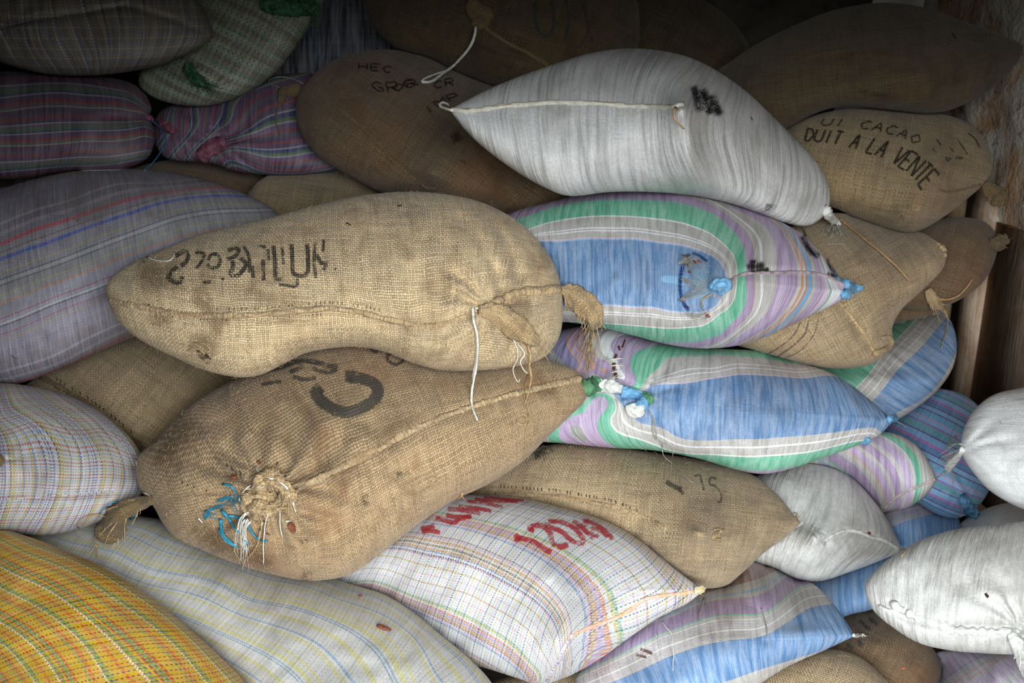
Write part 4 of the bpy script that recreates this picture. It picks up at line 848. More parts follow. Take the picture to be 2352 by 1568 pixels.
AL = sk('AL', [(1820,1500),(1860,1430),(1920,1400),(1985,1392),(2050,1410),(2110,1450),(2150,1500),(2160,1560),(2110,1620),(2020,1640),(1910,1620),(1840,1570)], 2.15, .6, .8, c=(1990,1510), axis=30)
AM = sk('AM', [(1960,1660),(2000,1600),(2050,1550),(2110,1512),(2180,1492),(2280,1490),(2400,1480),(2580,1500),(2680,1600),(2640,1720),(2440,1780),(2180,1760),(2010,1730)], 1.95, .6, .8, c=(2300,1630), axis=-38)
AJ = sk('AJ', [(1060,1640),(1110,1580),(1190,1545),(1300,1525),(1370,1515),(1430,1530),(1480,1580),(1480,1680),(1400,1740),(1240,1740),(1100,1700)], 2.0, .6, .8, c=(1330,1630), axis=-20)
Ns = sk('N', [(-240,60),(-180,-60),(-60,-110),(120,-130),(300,-100),(420,-40),(465,20),(488,70),(478,96),(430,124),(370,148),(290,166),(200,174),(110,170),(30,152),(-40,128),(-140,110)], 2.75, .5, .8, c=(140,40),
  ui=[(0,[(-40,60),(0,120)]),(110,[(60,0),(70,100),(110,165)]),(200,[(160,10),(190,100),(210,170)]),(300,[(280,10),(290,90),(270,165)]),(400,[(380,10),(385,80),(350,150)]),(470,[(450,20),(455,80)])],
  folds=[([(0,60),(120,36),(190,30),(290,12),(400,45),(470,75)],8,-.012)], pleats=[(10,60,110,9,.008)])
Ms = sk('M', [(318,188),(330,150),(400,90),(440,10),(520,-60),(640,-80),(720,-40),(742,0),(722,36),(700,78),(672,120),(630,170),(570,212),(505,238),(440,244),(372,232),(334,212)], 2.9, .5, .8, c=(530,90), axis=-62, pleats=[(480,205,60,7,.010)], lump=2., bumps=[(460,190,.025,40,30)])
Os = sk('O', [(-260,280),(-220,190),(-100,165),(0,164),(110,166),(210,172),(290,186),(330,212),(348,248),(344,268),(355,300),(354,330),(340,362),(295,386),(230,390),(150,394),(70,408),(0,412),(-120,405),(-220,370)], 2.72, .45, .85, c=(60,288),
  vi=[(165,[(0,168),(150,168),(260,185)]),(200,[(0,200),(200,197),(300,214),(338,245)]),(235,[(0,243),(200,236),(300,245),(342,262)]),(270,[(0,278),(200,268),(335,272)]),(320,[(0,322),(200,312),(330,300)]),(350,[(0,350),(200,338),(320,330)]),(400,[(0,400),(200,385),(320,370)])],
  folds=[([(250,270),(345,268)],12,-.012)], pleats=[(352,268,60,6,.008)])
Js = sk('J', [(838,-40),(842,20),(858,60),(890,96),(925,116),(985,132),(1060,168),(1150,200),(1260,210),(1380,190),(1450,140),(1470,60),(1440,-40),(1300,-120),(1100,-150),(920,-110)], 3.0, .5, .8, c=(1150,30), axis=20, pleats=[(1092,38,110,9,.014)], folds=[([(1100,45),(1160,90),(1260,140)],12,-.012)])
Ks = sk('K', [(680,262),(684,225),(700,195),(742,152),(800,124),(880,114),(960,122),(1050,146),(1150,190),(1260,260),(1340,340),(1380,430),(1350,500),(1260,530),(1160,500),(1050,480),(960,462),(872,440),(800,402),(735,362),(695,312)], 2.72, .6, .9, c=(1000,320), axis=35,
  bumps=[(1000,405,.016,28,22),(995,395,.10,110,90,0,1.1),(870,260,.01,100,80)], folds=[([(745,235),(800,270),(860,320),(900,370),(955,412)],7,-.007)])
Ps = sk('P', [(352,320),(356,275),(385,245),(470,222),(560,195),(640,172),(720,170),(800,200),(840,270),(830,350),(780,390),(700,400),(620,402),(540,394),(490,376),(440,372),(380,362)], 2.85, .5, .85, c=(600,300),
  vi=[(-60,[(530,310),(600,250),(680,225)]),(0,[(530,328),(620,318),(700,308)]),(40,[(530,345),(600,356),(700,350)]),(80,[(520,362),(600,386),(700,390)]),(-90,[(500,300),(545,240),(600,205)]),(-135,[(470,300),(480,240)]),(-200,[(420,300),(420,255)]),(-240,[(380,310)])],
  pleats=[(505,332,130,9,.014)], folds=[([(505,240),(498,330),(470,375)],12,-.012)])
Rs = sk('R', [(-260,640),(-220,520),(-120,450),(0,432),(70,414),(150,396),(250,388),(370,392),(470,412),(560,444),(640,490),(680,560),(640,640),(540,700),(430,740),(320,770),(230,806),(140,846),(60,876),(-20,890),(-140,860),(-230,780)], 2.30, .6, .85, c=(180,630),
  vi=[(0,[(0,556),(83,520),(233,473),(366,440),(500,428)]),(28,[(0,588),(100,553),(187,520),(300,483),(433,450),(540,446)]),(130,[(0,704),(200,629),(300,589),(500,532)]),(165,[(0,742),(267,639)]),(220,[(0,800),(150,740),(280,690)]),(300,[(0,880),(150,835)]),(-60,[(0,490),(150,440),(280,405)]),(-100,[(150,402),(350,394)])],
  ui=[(0,[(0,560),(20,700),(40,850)]),(250,[(230,420),(250,600),(280,740)]),(500,[(480,430),(520,560)])])
U_ = sk('U', [(40,910),(90,860),(180,815),(280,770),(380,740),(500,760),(580,820),(600,900),(540,1000),(440,1060),(360,1080),(280,1060),(180,1000),(90,950)], 2.32, .7, .75, c=(330,910), axis=38, folds=[([(125,876),(200,920),(280,985),(340,1050)],8,-.007)])
Ts = sk('T', [(555,480),(575,438),(605,408),(660,386),(725,377),(790,388),(860,430),(900,500),(860,570),(740,600),(620,570)], 2.72, .6, .8, c=(730,480), axis=10)
Ss = sk('S', [(240,460),(280,400),(350,374),(430,364),(520,376),(600,400),(650,450),(640,520),(520,560),(360,550),(260,520)], 2.95, .6, .8, c=(450,460), axis=15)
Qs = sk('Q', [(20,440),(50,404),(110,384),(180,374),(260,376),(330,396),(380,440),(360,500),(240,530),(100,520),(30,480)], 2.95, .5, .8, c=(200,450), axis=10)
Q2 = sk('Q2', [(-200,470),(-160,420),(-60,402),(30,406),(90,430),(110,480),(60,540),(-80,560),(-180,530)], 3.0, .5, .8, c=(-40,480))
Ls = sk('L', [(600,200),(610,100),(650,20),(740,-40),(860,-40),(960,40),(980,140),(920,220),(800,250),(680,240)], 3.35, .4, .8, c=(790,110))
Is = sk('I', [(1340,120),(1360,20),(1440,-40),(1540,-30),(1620,2),(1672,40),(1708,84),(1722,118),(1700,160),(1640,210),(1540,250),(1420,230),(1350,180)], 3.25, .4, .8, c=(1530,110), axis=25, folds=[([(1568,100),(1640,110),(1690,150)],10,-.01)])
AN2 = sk('AN2', [(1960,720),(2000,680),(2060,660),(2110,664),(2150,685),(2162,705),(2140,722),(2090,735),(2010,750)], 2.80, .5, .8, c=(2070,705), axis=0)

ORDER = [A, C, AE, AG, B, D, Wk, V_, X, Y, Hs, Gs, F_, E, Z, AA, AI, AB, AN, AN2, AC, AD, AH, AF, AK, AL, AM, AJ, Ns, Ms, Os, Js, Ks, Ps, Rs, U_, Ts, Ss, Qs, Q2, Ls, Is]
for s_ in ORDER: settle(s_)
# ------------------------------------------------------------------ build every sack
INFO = dict(
 A=(jute_pale, 'pale burlap sack with faded black numbers and two jute tufts, atop the front pile', None),
 C=(white_cloth, 'big white woven plastic sack with a taped end seam, topmost of the pale sacks', None),
 B=(jute_warm, 'burlap sack with a large black C and a knotted end with blue strands', None),
 D=(stripe_D, 'blue and green striped sack with torn blue end, right under the big white sack', None),
 W=(plaid_W, 'yellow, red and green plaid plastic sack in the front corner of the pile', None),
 V=(plaid_V, 'blue, yellow and orange plaid plastic sack wedged above the yellow plaid one', None),
 X=(plaid_X, 'whitish sack with thin yellow and blue check and a brown bean on it', None),
 Y=(plaid_Y, 'white plaid plastic sack with red 120Kg lettering and pointed corners', None),
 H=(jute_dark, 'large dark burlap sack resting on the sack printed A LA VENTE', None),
 G=(jute_olive, 'burlap sack printed A LA VENTE in dark letters, behind the big white sack', None),
 F=(jute_plain, 'burlap sack with thin purple lines and a small loop at its lower corner', None),
 E=(stripe_E, 'blue, grey and green striped sack with two knotted corners, under the torn striped one', None),
 Z=(jute_plain, 'burlap sack marked 75 in faded ink, above the red-lettered plaid sack', None),
 AA=(white_cloth_fold, 'small creased white sack with a curved end seam, beside the burlap sack marked 75', None),
 AE=(white_cloth_soft, 'white sack tied at the neck with frayed string, against the wooden planks', None),
 AG=(white_cloth_fold, 'plump white sack with a thick puckered seam, lowest of the large white ones', None),
 AI=(stripe_AI, 'blue, grey and lilac striped sack beneath the pointed tip of the red-lettered plaid sack', None),
 AB=(stripe_AB, 'lilac and grey striped sack with a green band and curved end seam', None),
 AN=(jute_brown, 'brown burlap sack with a dark tied tuft against the wooden post', None),
 AN2=(jute_brown, 'small brown burlap bulge with a knotted jute string, above the slanting striped sack', None),
 AC=(stripe_AC, 'striped sack with slanting green, grey and blue bands beside the wooden planks', None),
 AD=(stripe_AD, 'blue sack with thin pink stripes, beside the neck-tied white sack', None),
 AH=(stripe_AH, 'grey and dark blue sack seen in the gaps around the small creased white sack', None),
 AF=(white_cloth_soft, 'greyish white sack squeezed between the two largest white sacks by the wall', None),
 AK=(jute_plain, 'plain burlap sack at the bottom edge, under the blue tip of the striped sack', None),
 AL=(jute_brown, 'brown burlap sack with dark smudged print, below the white sack with the puckered seam', None),
 AM=(stripe_AM, 'lilac grey sack with thin red lines, lowest under the puckered white sack', None),
 AJ=(jute_plain, 'burlap sack just showing under the lower corner of the red-lettered plaid sack', None),
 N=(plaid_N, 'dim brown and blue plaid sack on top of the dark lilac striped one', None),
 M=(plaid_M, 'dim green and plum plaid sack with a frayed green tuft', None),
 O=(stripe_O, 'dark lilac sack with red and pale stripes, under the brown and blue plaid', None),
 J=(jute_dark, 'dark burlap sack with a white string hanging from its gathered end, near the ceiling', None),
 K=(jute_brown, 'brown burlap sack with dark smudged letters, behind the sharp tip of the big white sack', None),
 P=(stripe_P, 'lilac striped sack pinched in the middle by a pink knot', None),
 R=(stripe_R, 'large grey lilac sack with thin red and blue lines, behind the pale numbered burlap sack', None),
 U=(jute_olive, 'burlap sack with a coarse open seam, in the hollow above the blue plaid sack', None),
 T=(jute_olive, 'rounded burlap sack just behind the crest of the pale numbered sack', None),
 S=(jute_brown, 'dark strip of a burlap sack beneath the pink-knotted lilac sack', None),
 Q=(plaid_Q, 'dull green patterned sack showing as a sliver under the dark lilac striped sack', None),
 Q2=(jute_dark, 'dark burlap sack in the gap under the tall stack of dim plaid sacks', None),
 L=(navy, 'dark navy sack in the shadow behind the frayed green plaid sack', None),
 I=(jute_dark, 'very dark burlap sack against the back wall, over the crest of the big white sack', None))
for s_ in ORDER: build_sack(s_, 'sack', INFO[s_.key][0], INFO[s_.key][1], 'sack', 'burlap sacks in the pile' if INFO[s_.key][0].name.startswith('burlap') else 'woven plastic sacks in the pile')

# ---- A: pale burlap sack on top
seam(A, [(252,690),(300,700),(360,712),(420,722),(500,724),(600,722),(700,712),(760,708),(820,716),(900,735),(960,746),(1010,746),(1060,728),(1094,712)], jute_seam, 13, rise=.005, stitch=11)
seam(A, [(1130,700),(1165,684),(1200,672),(1240,668),(1280,664)], jute_ear, 22, 'folded_hem', rise=.010, stitch=30, jit=.3)
hole = ink_mat('open_weave_gaps', (44, 34, 26), worn=.44, amount=.8, gaps=False, soft=.8)
dash = [(3, [(x, y - 11 + random.uniform(-1, 1)), (x + .4, y - 4)]) for x, y in [(500 + i * 9.5 + random.uniform(-2, 2), np.interp(500 + i * 9.5, [500, 600, 700, 760, 820, 880], [718, 716, 706, 702, 708, 722])) for i in range(40)] if random.random() < .6]
dash += [(2.5, [(x, y + 7), (x + .4, y + 13)]) for x, y in [(360 + i * 9 + random.uniform(-2, 2), np.interp(360 + i * 9, [360, 420, 500, 600, 700, 760], [712, 722, 726, 724, 714, 710])) for i in range(44)] if random.random() < .5]
ink(A, dash, hole, 'needle_holes', w=3)
ink(A, [(13, [(402,590),(425,578),(432,592),(424,606),(415,612)]), (12, [(408,612),(394,626),(388,640),(412,650),(420,634)]), (9, [(447,580),(470,584),(462,604),(450,618)]),
        (10, [(478,600),(486,586),(500,586),(506,600),(500,614),(484,616),(476,606)]), (11, [(522,576),(538,572),(550,574),(540,590),(520,596)]), (12, [(534,598),(536,615),(530,630),(545,634),(560,620),(566,606),(552,592)]),
        (9, [(590,566),(604,566),(610,572)]), (10, [(580,610),(582,640)]), (10, [(604,596),(606,646)]), (12, [(628,564),(632,600),(634,640),(650,642)]), (12, [(670,560),(672,600),(674,628),(690,634),(706,628),(708,590),(706,560)]),
        (8, [(640,654),(660,656),(680,658),(684,640)]), (11, [(728,584),(736,604),(750,606),(742,622)]), (8, [(744,550),(742,580)]), (8, [(770,616),(773,620)]), (10, [(466,650),(486,648)]), (8, [(508,642),(516,642)])], ink_mat('faded_black_print', (52, 50, 46), worn=.44, amount=.95, soft=.45), label='faded black numbers')
ink(A, [(16, [(455,800),(462,815),(474,826)]), (12, [(470,812),(486,826)])], hole, 'torn_hole')
strands(A, [[(440,792),(452,800),(468,812)], [(446,786),(470,790),(484,806)], [(430,806),(446,800)], [(474,834),(488,832)]], fibre, 'torn_threads', r=.0010)
ink(A, [(6, [(794,512),(806,518)]), (7, [(328,600),(336,604)]), (7, [(340,698),(346,704)]), (6, [(362,706),(376,708)]), (5, [(912,474),(924,472)])], hole, 'small_holes')
strands(A, [(.0016, [(337,590),(356,597),(380,599),(394,594),(402,578)])], twine_white, 'white_thread')
ear(A, [(1100,712),(1140,718),(1180,748),(1215,775),(1240,792)], [22,34,46,44,34,10], jute_ear, label='twisted jute tuft', hairs=26, hairmat=fibre)
strands(A, [(.0024, [(1092,708),(1115,706),(1136,703)]), (.0026, [(1136,702),(1128,712),(1122,722)])], twine_white, 'binding_twine')
strands(A, [(.0026, [(1086,706,.006),(1089,740,.008),(1097,785,.008),(1094,840,.006),(1086,890,.004),(1086,935),(1096,966)]), (.0018, [(1088,720),(1094,780),(1090,850),(1082,905),(1084,938),(1090,950)])], twine_white, 'white_tie_string', hang=True, wob=2.5, taper=.2)
strands(A, [(.0016, [(1140,706),(1160,730),(1175,770),(1188,800),(1190,820),(1182,838)]), (.0016, [(1172,745),(1182,780),(1190,815),(1180,850),(1192,878),(1196,870)]), (.0016, [(1190,790),(1204,812),(1196,830),(1206,855),(1210,858)])], twine_white, 'loose_threads', hang=True, wob=2.)
strands(A, [(.0030, [(1212,792),(1218,815),(1216,840),(1220,868),(1212,900),(1206,925)]), (.0012, [(1214,860),(1206,890),(1204,915),(1212,930),(1214,960),(1208,1000),(1206,1030),(1202,1052)])], twine_jute, 'jute_string', hang=True, wob=2.)
ear(A, [(1288,664),(1310,672),(1340,696),(1362,725),(1364,756)], [14,40,52,48,26], jute_ear, label='frayed jute tuft', hairs=34, hairmat=fibre, hl=34)
strands(A, [[(1350,750),(1346,785),(1335,815),(1330,845)], [(1358,755),(1356,790),(1366,830),(1368,850)], [(1362,758),(1352,800),(1350,840),(1346,860)]], fibre, 'frayed_end', r=.0014, n=4, spread=8, hang=True, wob=5)
strands(A, [(.0012, [(1288,666),(1320,690),(1346,728),(1354,760),(1352,790)]), (.0010, [(1288,664),(1330,676),(1362,700),(1376,720)])], twine_white, 'thin_white_thread')
st_ = ink_mat('brown_damp_stain', (96, 72, 50), worn=.46, amount=.42, gaps=False, soft=1.0)
ink(A, [(120, [(300,650),(360,640),(440,620)]), (90, [(420,780),(520,800)]), (60, [(330,720),(400,745)])], st_, 'brown_stain', lift=.0006)
ink(B, [(120, [(360,1090),(400,1020),(470,960)]), (70, [(430,1200),(520,1250),(640,1300)]), (60, [(1220,880),(1290,900)])], st_, 'brown_stain', lift=.0006)
ink(A, [(9, [(648,566),(652,610)]), (9, [(616,572),(618,600)]), (10, [(560,566),(572,590),(574,628)]), (9, [(724,556),(722,600),(726,640)])], ink_mat('faded_black_print_2', (52, 50, 46), worn=.46, amount=.9, soft=.5), 'printed_strokes')
# ---- B: burlap sack with the gathered end
seam(B, [(672,1135),(700,1115),(760,1085),(860,1035),(960,982),(1060,942),(1180,905),(1260,886),(1335,868)], jute_seam, 17, rise=.005, stitch=13)
seam(B, [(556,1092),(600,1102),(650,1128),(672,1150)], jute_ear, 16, 'gathered_hem', rise=.008, stitch=22)
ink(B, [(30, [(740,888),(726,905),(752,932),(790,948),(830,938),(862,916),(868,894),(850,876),(812,866),(790,864)]), (18, [(800,876),(814,872)])], ink_mat('dark_print', (70, 70, 68), worn=.38, amount=.85, soft=.3), label='large printed C')
ink(B, [(14, [(590,856),(640,846),(680,832),(720,832),(760,842),(778,842)]), (12, [(664,856),(680,850),(700,840)]), (12, [(672,866),(700,872),(728,868)]), (12, [(716,848),(750,856),(776,850)]), (10, [(600,884),(648,876)]), (10, [(845,800),(868,812)]), (9, [(888,818),(900,812),(920,816),(926,828),(910,838),(892,830),(888,818)])], ink_grey, label='faded grey print')
sm = ink_mat('dark_smudge', (60, 50, 42), worn=.5, amount=.6)
ink(B, [(20, [(836,1130),(842,1165)]), (16, [(916,1080),(918,1100)]), (30, [(690,1318),(720,1326)])], sm, 'dark_smudges')
gaps = [(random.uniform(2.5, 5), [(x, y), (x + dx, y + dy)]) for x, y, dx, dy in [(520,1062,4,9),(532,1070,4,10),(541,1080,4,9),(551,1080,4,10),(418,1100,3,12),(430,1106,3,10),(444,1112,3,9),(606,1045,-3,12),(640,1060,-8,9),(662,1085,4,6),(474,1120,2,10),(700,1236,8,8),(690,1240,6,8),(596,1212,3,9),(612,1222,8,6),(654,1100,5,5),(480,870,0,0.6)]]
ink(B, gaps, hole, 'open_weave_gaps')
ear(B, [(586,1118),(606,1106),(630,1104),(648,1114)], [22,32,34,20], jute_ear, 'knot', label='bunched jute knot', hairs=50, hairmat=fibre, hl=30, lumpy=1.9)
ear(B, [(650,1118),(660,1136),(650,1156)], [22,30,20], jute_ear, 'knot_fold', hairs=24, hairmat=fibre, hl=24, lumpy=1.9)
ear(B, [(584,1130),(598,1142),(622,1146),(640,1138)], [20,36,38,20], jute_ear, 'knot_core', hairs=40, hairmat=fibre, hl=26, lumpy=2.0)
ear(B, [(570,1128),(572,1150),(590,1170),(618,1172),(640,1162)], [16,28,32,30,18], jute_ear, 'knot_fold', hairs=44, hairmat=fibre, hl=28, lumpy=1.9)
strands(B, [(.0021, [(604,1096,.02),(632,1102,.022),(655,1118,.022),(663,1136,.02),(652,1146,.02),(640,1150,.02)]), (.0011, [(640,1150,.015),(618,1178,.012),(608,1210,.008),(604,1245),(604,1290),(606,1296)]), (.0011, [(644,1150,.015),(642,1182,.01),(646,1218,.006),(650,1236)]), (.0011, [(576,1112,.02),(560,1128,.015),(548,1150,.008),(552,1154)]), (.0011, [(580,1116,.02),(600,1118,.022),(610,1114,.02)]),
            (.0011, [(632,1152,.015),(612,1176,.012),(600,1215,.006),(592,1255)]), (.0011, [(586,1070),(598,1090,.01),(602,1094,.02)]), (.0030, [(558,1184,.01),(580,1168,.014)])], twine_white, 'loose_white_string', wob=2., taper=.2)
strands(B, [[(560,1184,.012),(550,1200,.008),(546,1240,.004),(550,1280),(548,1298)], [(566,1192,.012),(558,1212,.008),(562,1262,.004),(558,1300),(556,1318)], [(572,1198,.012),(560,1216,.006),(560,1250,.004),(562,1290)]], twine_white, 'white_fringe', r=.0006, n=9, spread=11, wob=7)
strands(B, [(.0022, [(582,1160,.012),(598,1190,.01),(600,1220),(590,1255),(566,1288),(558,1300)])], twine_jute, 'jute_string')
strands(B, [(.0030, [(508,1172),(525,1190),(540,1215),(550,1222)]), (.0034, [(506,1194),(512,1225),(530,1246),(543,1256)]), (.0026, [(504,1215),(516,1240),(536,1254),(542,1257)]), (.0030, [(516,1184),(540,1186),(560,1196),(590,1236),(612,1242)]), (.0022, [(562,1240),(572,1252)]), (.0022, [(512,1112),(530,1116),(546,1138),(552,1160)])], twine_teal, 'blue_plastic_strips', taper=.5)
strands(B, [[(470,1190),(480,1170),(505,1160),(520,1146),(545,1152)], [(472,1172),(478,1184),(490,1184)], [(505,1150),(530,1140),(556,1180),(560,1200)]], twine_teal, 'fine_blue_strands', r=.0007, n=7, spread=14, wob=12)
ear(B, [(352,1148),(322,1156),(285,1172),(262,1196),(250,1222),(236,1246)], [20,26,36,58,68,44], jute_ear_dark, label='dangling tied jute corner', hairs=26, hairmat=fibre, hl=34)
strands(B, [(.0018, [(318,1146,.02),(300,1170,.024),(272,1188,.024),(240,1200,.02),(220,1226,.015),(222,1256),(222,1282)]), (.0016, [(180,1212),(184,1194),(220,1182),(250,1190,.02)])], twine_jute, 'curling_jute_string')
strands(B, [(.0016, [(326,1140,.015),(290,1152,.015),(256,1155,.012),(236,1172,.008),(228,1186)]), (.0022, [(312,1182),(300,1192)])], twine_teal, 'blue_strand')
strands(B, [(.0022, [(328,1130),(338,1134),(346,1142)]), (.002, [(674,1154,.01),(678,1176)]), (.002, [(657,1198),(670,1196)]), (.0016, [(456,1190),(466,1200)])], twine_white, 'white_thread_end')
# ---- C: big white sack
seam(C, [(1038,252),(1070,256),(1110,252),(1160,244),(1220,240),(1270,236),(1320,237),(1380,238),(1440,244),(1500,246),(1545,246),(1568,240)], plain('taped_edge', (206, 202, 190), .6, .2, 80.), 12, 'seam', 'off-white taped seam', rise=.006, stitch=46, jit=.12)
strands(C, [(.0010, [(1040,249,.006),(1110,247,.007),(1220,234,.007),(1320,231,.007),(1440,239,.007),(1545,240,.007)])], plain('tan_stitching', (160, 142, 100), .8, .3, 90.), 'stitch_line', wob=1.2)
strands(C, [(.0034, [(1040,254),(1026,250),(1012,244),(1012,237),(1024,236),(1032,244)])], twine_white, 'corner_loop')
ear(C, [(1896,482),(1910,500),(1922,522)], [26,20,26], white_knot, 'tied_neck', label='white tied neck', hairs=0)
strands(C, [[(1918,515),(1914,540),(1906,556)], [(1924,515),(1935,540),(1938,552)], [(1920,510),(1900,530),(1896,556)]], twine_grey, 'frayed_end', r=.0010, n=7, spread=10, wob=7)
strands(C, [(.001, [(1925,512),(1935,496),(1938,488)]), (.0012, [(1900,560),(1940,562),(1966,572)])], twine_grey, 'string_end')
ink(C, [(30, [(1590,194),(1600,225),(1608,262)]), (32, [(1608,200),(1622,232),(1634,268)]), (30, [(1628,216),(1642,240),(1654,270)])], soot, 'black_smudge')
ink(C, [(22, [(1755,474),(1785,480)])], sm, 'dark_smudge'); ink(C, [(4, [(1724,268),(1728,278)])], hole, 'small_hole')
# ---- D
seam(D, [(1670,648),(1700,632),(1720,628),(1790,626),(1860,626),(1900,636),(1950,662)], plain('sewn_edge', (176, 160, 166), .7, .3, 60.), 8, rise=.004, stitch=14)
ink(D, [(26, [(1712,618),(1730,612),(1760,612)]), (16, [(1720,604),(1740,600)]), (14, [(1716,628),(1768,618)]), (22, [(1838,540),(1860,575),(1884,592)]), (14, [(1900,590),(1906,610),(1918,630)]), (14, [(1896,628),(1925,636)]), (12, [(1840,520),(1852,545)])], soot, 'black_smudge')
ink(D, [(52, [(1604,606),(1616,650),(1612,696)])], ink_mat('worn_pale_net', (156, 188, 206), worn=.44, amount=.7, soft=.8), 'worn_patch', label='worn pale net patch', lift=.0008)
ink(D, [(11, [(1584,584),(1570,610),(1563,650),(1568,690),(1584,714)]), (8, [(1588,582),(1606,588),(1626,602)])], ink_mat('deep_blue_net', (26, 62, 120), worn=.42, amount=.9, soft=.6), 'torn_edge', label='deep blue torn edge', lift=.0014)
ink(D, [(8, [(1576,606),(1582,612)]), (8, [(1590,600),(1600,606)]), (7, [(1580,622),(1588,626)]), (9, [(1572,700),(1582,708)])], ink_mat('brown_gap_2', (110, 58, 40), worn=.36, gaps=False), 'split_weave')
strands(D, [[(1566,604),(1590,596),(1610,612),(1628,630)], [(1570,640),(1600,650),(1630,655)], [(1566,690),(1600,670),(1640,650)], [(1585,720),(1615,730),(1640,706)], [(1575,585),(1590,620),(1600,640)]], twine_grey, 'broken_threads', r=.0005, n=18, spread=26, wob=14)
ear(D, [(1632,660),(1650,654),(1664,656),(1650,676)], [12,22,22,10], blue_cloth, 'gathered_corner', hairs=8, hairmat=twine_grey, hl=14, lumpy=1.6)
strands(D, [(.002, [(1634,676),(1614,686),(1610,700),(1614,712)])], twine_jute, 'jute_thread')
ear(D, [(1940,652),(1956,660),(1982,663)], [26,24,10], blue_cloth, 'blue_tip', label='frayed blue tip', hairs=14, hairmat=blue_cloth, hl=14)
ear(D, [(1938,672),(1948,680)], [20,18], blue_cloth, 'blue_hem', hairs=0)
# ---- E
ear(E, [(1428,898),(1450,902),(1468,906),(1478,922),(1464,936)], [24,18,16,24,26], blue_cloth, 'blue_knot', label='pale blue knot', hairs=0)
ear(E, [(1480,904),(1486,916),(1480,926)], [14,24,16], green_cloth, 'green_loop', hairs=0)
ear(E, [(1452,928),(1456,942),(1468,942),(1474,926)], [26,26,24,14], white_knot, 'white_loop', hairs=0)
ear(E, [(1346,890),(1364,884),(1384,888)], [34,34,22], green_cloth, 'green_knot', hairs=0)
ear(E, [(1372,884),(1400,886),(1432,896)], [22,26,18], white_knot, 'twisted_corner', label='white twisted corner', hairs=0)
ink(E, [(6, [(1420,794),(1424,806)]), (9, [(1414,812),(1412,828)]), (10, [(1410,832),(1410,852)]), (9, [(1412,855),(1416,872)]), (5, [(1436,780),(1428,800)])], ink_mat('brown_gap', (96, 52, 36), worn=.36, gaps=False), 'split_weave')
strands(E, [[(1402,826),(1430,822)], [(1402,840),(1428,836)], [(1404,856),(1426,850)], [(1408,868),(1424,862)]], twine_white, 'crossing_threads', r=.0008, n=4, spread=6)
strands(E, [(.0014, [(1488,940),(1500,962),(1498,990),(1506,1010),(1520,1020),(1526,1048),(1548,1068),(1572,1094),(1590,1110)]), (.0010, [(1500,962),(1508,990),(1512,1010),(1536,1024),(1548,1048)]), (.0008, [(1560,1080),(1562,1110)])], twine_grey, 'trailing_string', wob=4)
ear(E, [(2040,962),(2054,960),(2060,966)], [14,18,12], blue_cloth, 'tip_knot', hairs=0)
strands(E, [(.0020, [(2056,966),(2066,972),(2076,978),(2078,984)])], twine_grey, 'tip_string')
ear(E, [(1996,1006),(1990,1014),(1984,1016)], [12,16,10], blue_cloth, 'lower_tip', hairs=0)
# ---- F, G, H
ink(F_, [(4, [(1838,740),(1826,765),(1800,790),(1764,812)]), (5, [(1858,735),(1846,770),(1812,800),(1786,818)]), (3, [(1880,730),(1868,770),(1836,806),(1800,822)])], purple_ink, 'purple_lines')
ear(F_, [(2026,776),(2040,775),(2048,786),(2038,800),(2022,806),(2006,814)], [8,9,11,11,12,14], jute_ear, 'corner_loop', hairs=10, hairmat=fibre, hl=12)
seam(F_, [(1925,690),(1955,726),(1985,770),(2010,808)], jute_ear, 8, rise=.003)
seam(F_, [(2152,560),(2168,572),(2170,590)], jute_ear, 12, 'corner_fringe', rise=.006)
ink(Gs, text_strokes('DUIT A LA VENTE', [(1846,324),(1900,330),(1960,342),(2020,362),(2066,384),(2100,412),(2118,440)], [(1854,296),(1912,300),(1974,310),(2044,326),(2094,348),(2132,374),(2158,404)], .18), ink_mat('dim_black_print', (30, 30, 32), worn=.36, amount=.8), label='dark lettering A LA VENTE', w=7)
ink(Gs, text_strokes('UI CACAO', [(1880,288),(1960,294),(2030,306),(2080,322),(2108,336)], [(1890,272),(1970,276),(2040,286),(2090,302),(2124,316)], .25), ink_mat('dim_black_print_2', (30, 30, 32), worn=.38, amount=.75), label='dark lettering CACAO', w=5)
ink(Gs, [(7, [(2172,360),(2176,370),(2184,362)]), (9, [(2192,362),(2212,364)]), (5, [(2198,320),(2212,340),(2222,356)]), (5, [(2222,306),(2238,318),(2250,340)]), (5, [(2180,336),(2192,352)]), (6, [(2150,320),(2162,336)]), (6, [(2140,340),(2150,352)])], ink_grey, 'smudged_print')
seam(Gs, [(2158,436),(2180,440),(2215,434),(2250,424)], jute_ear_dark, 6, rise=.003)
ink(Gs, [(10, [(2060,484),(2072,498),(2080,502)]), (7, [(1918,416),(1922,420)]), (3, [(2082,480),(2083,482)]), (3, [(2096,479),(2097,481)])], sm, 'corner_stain')
ear(Gs, [(2262,420),(2276,436),(2290,452),(2288,474)], [16,30,40,26], jute_ear_dark, hairs=10, hairmat=twine_jute, hl=16)
ink(Hs, [(5, [(2186,76),(2196,90)])], hole, 'small_hole'); ink(Hs, [(14, [(1970,206),(2000,214),(2040,220)])], sm, 'dark_smudge')
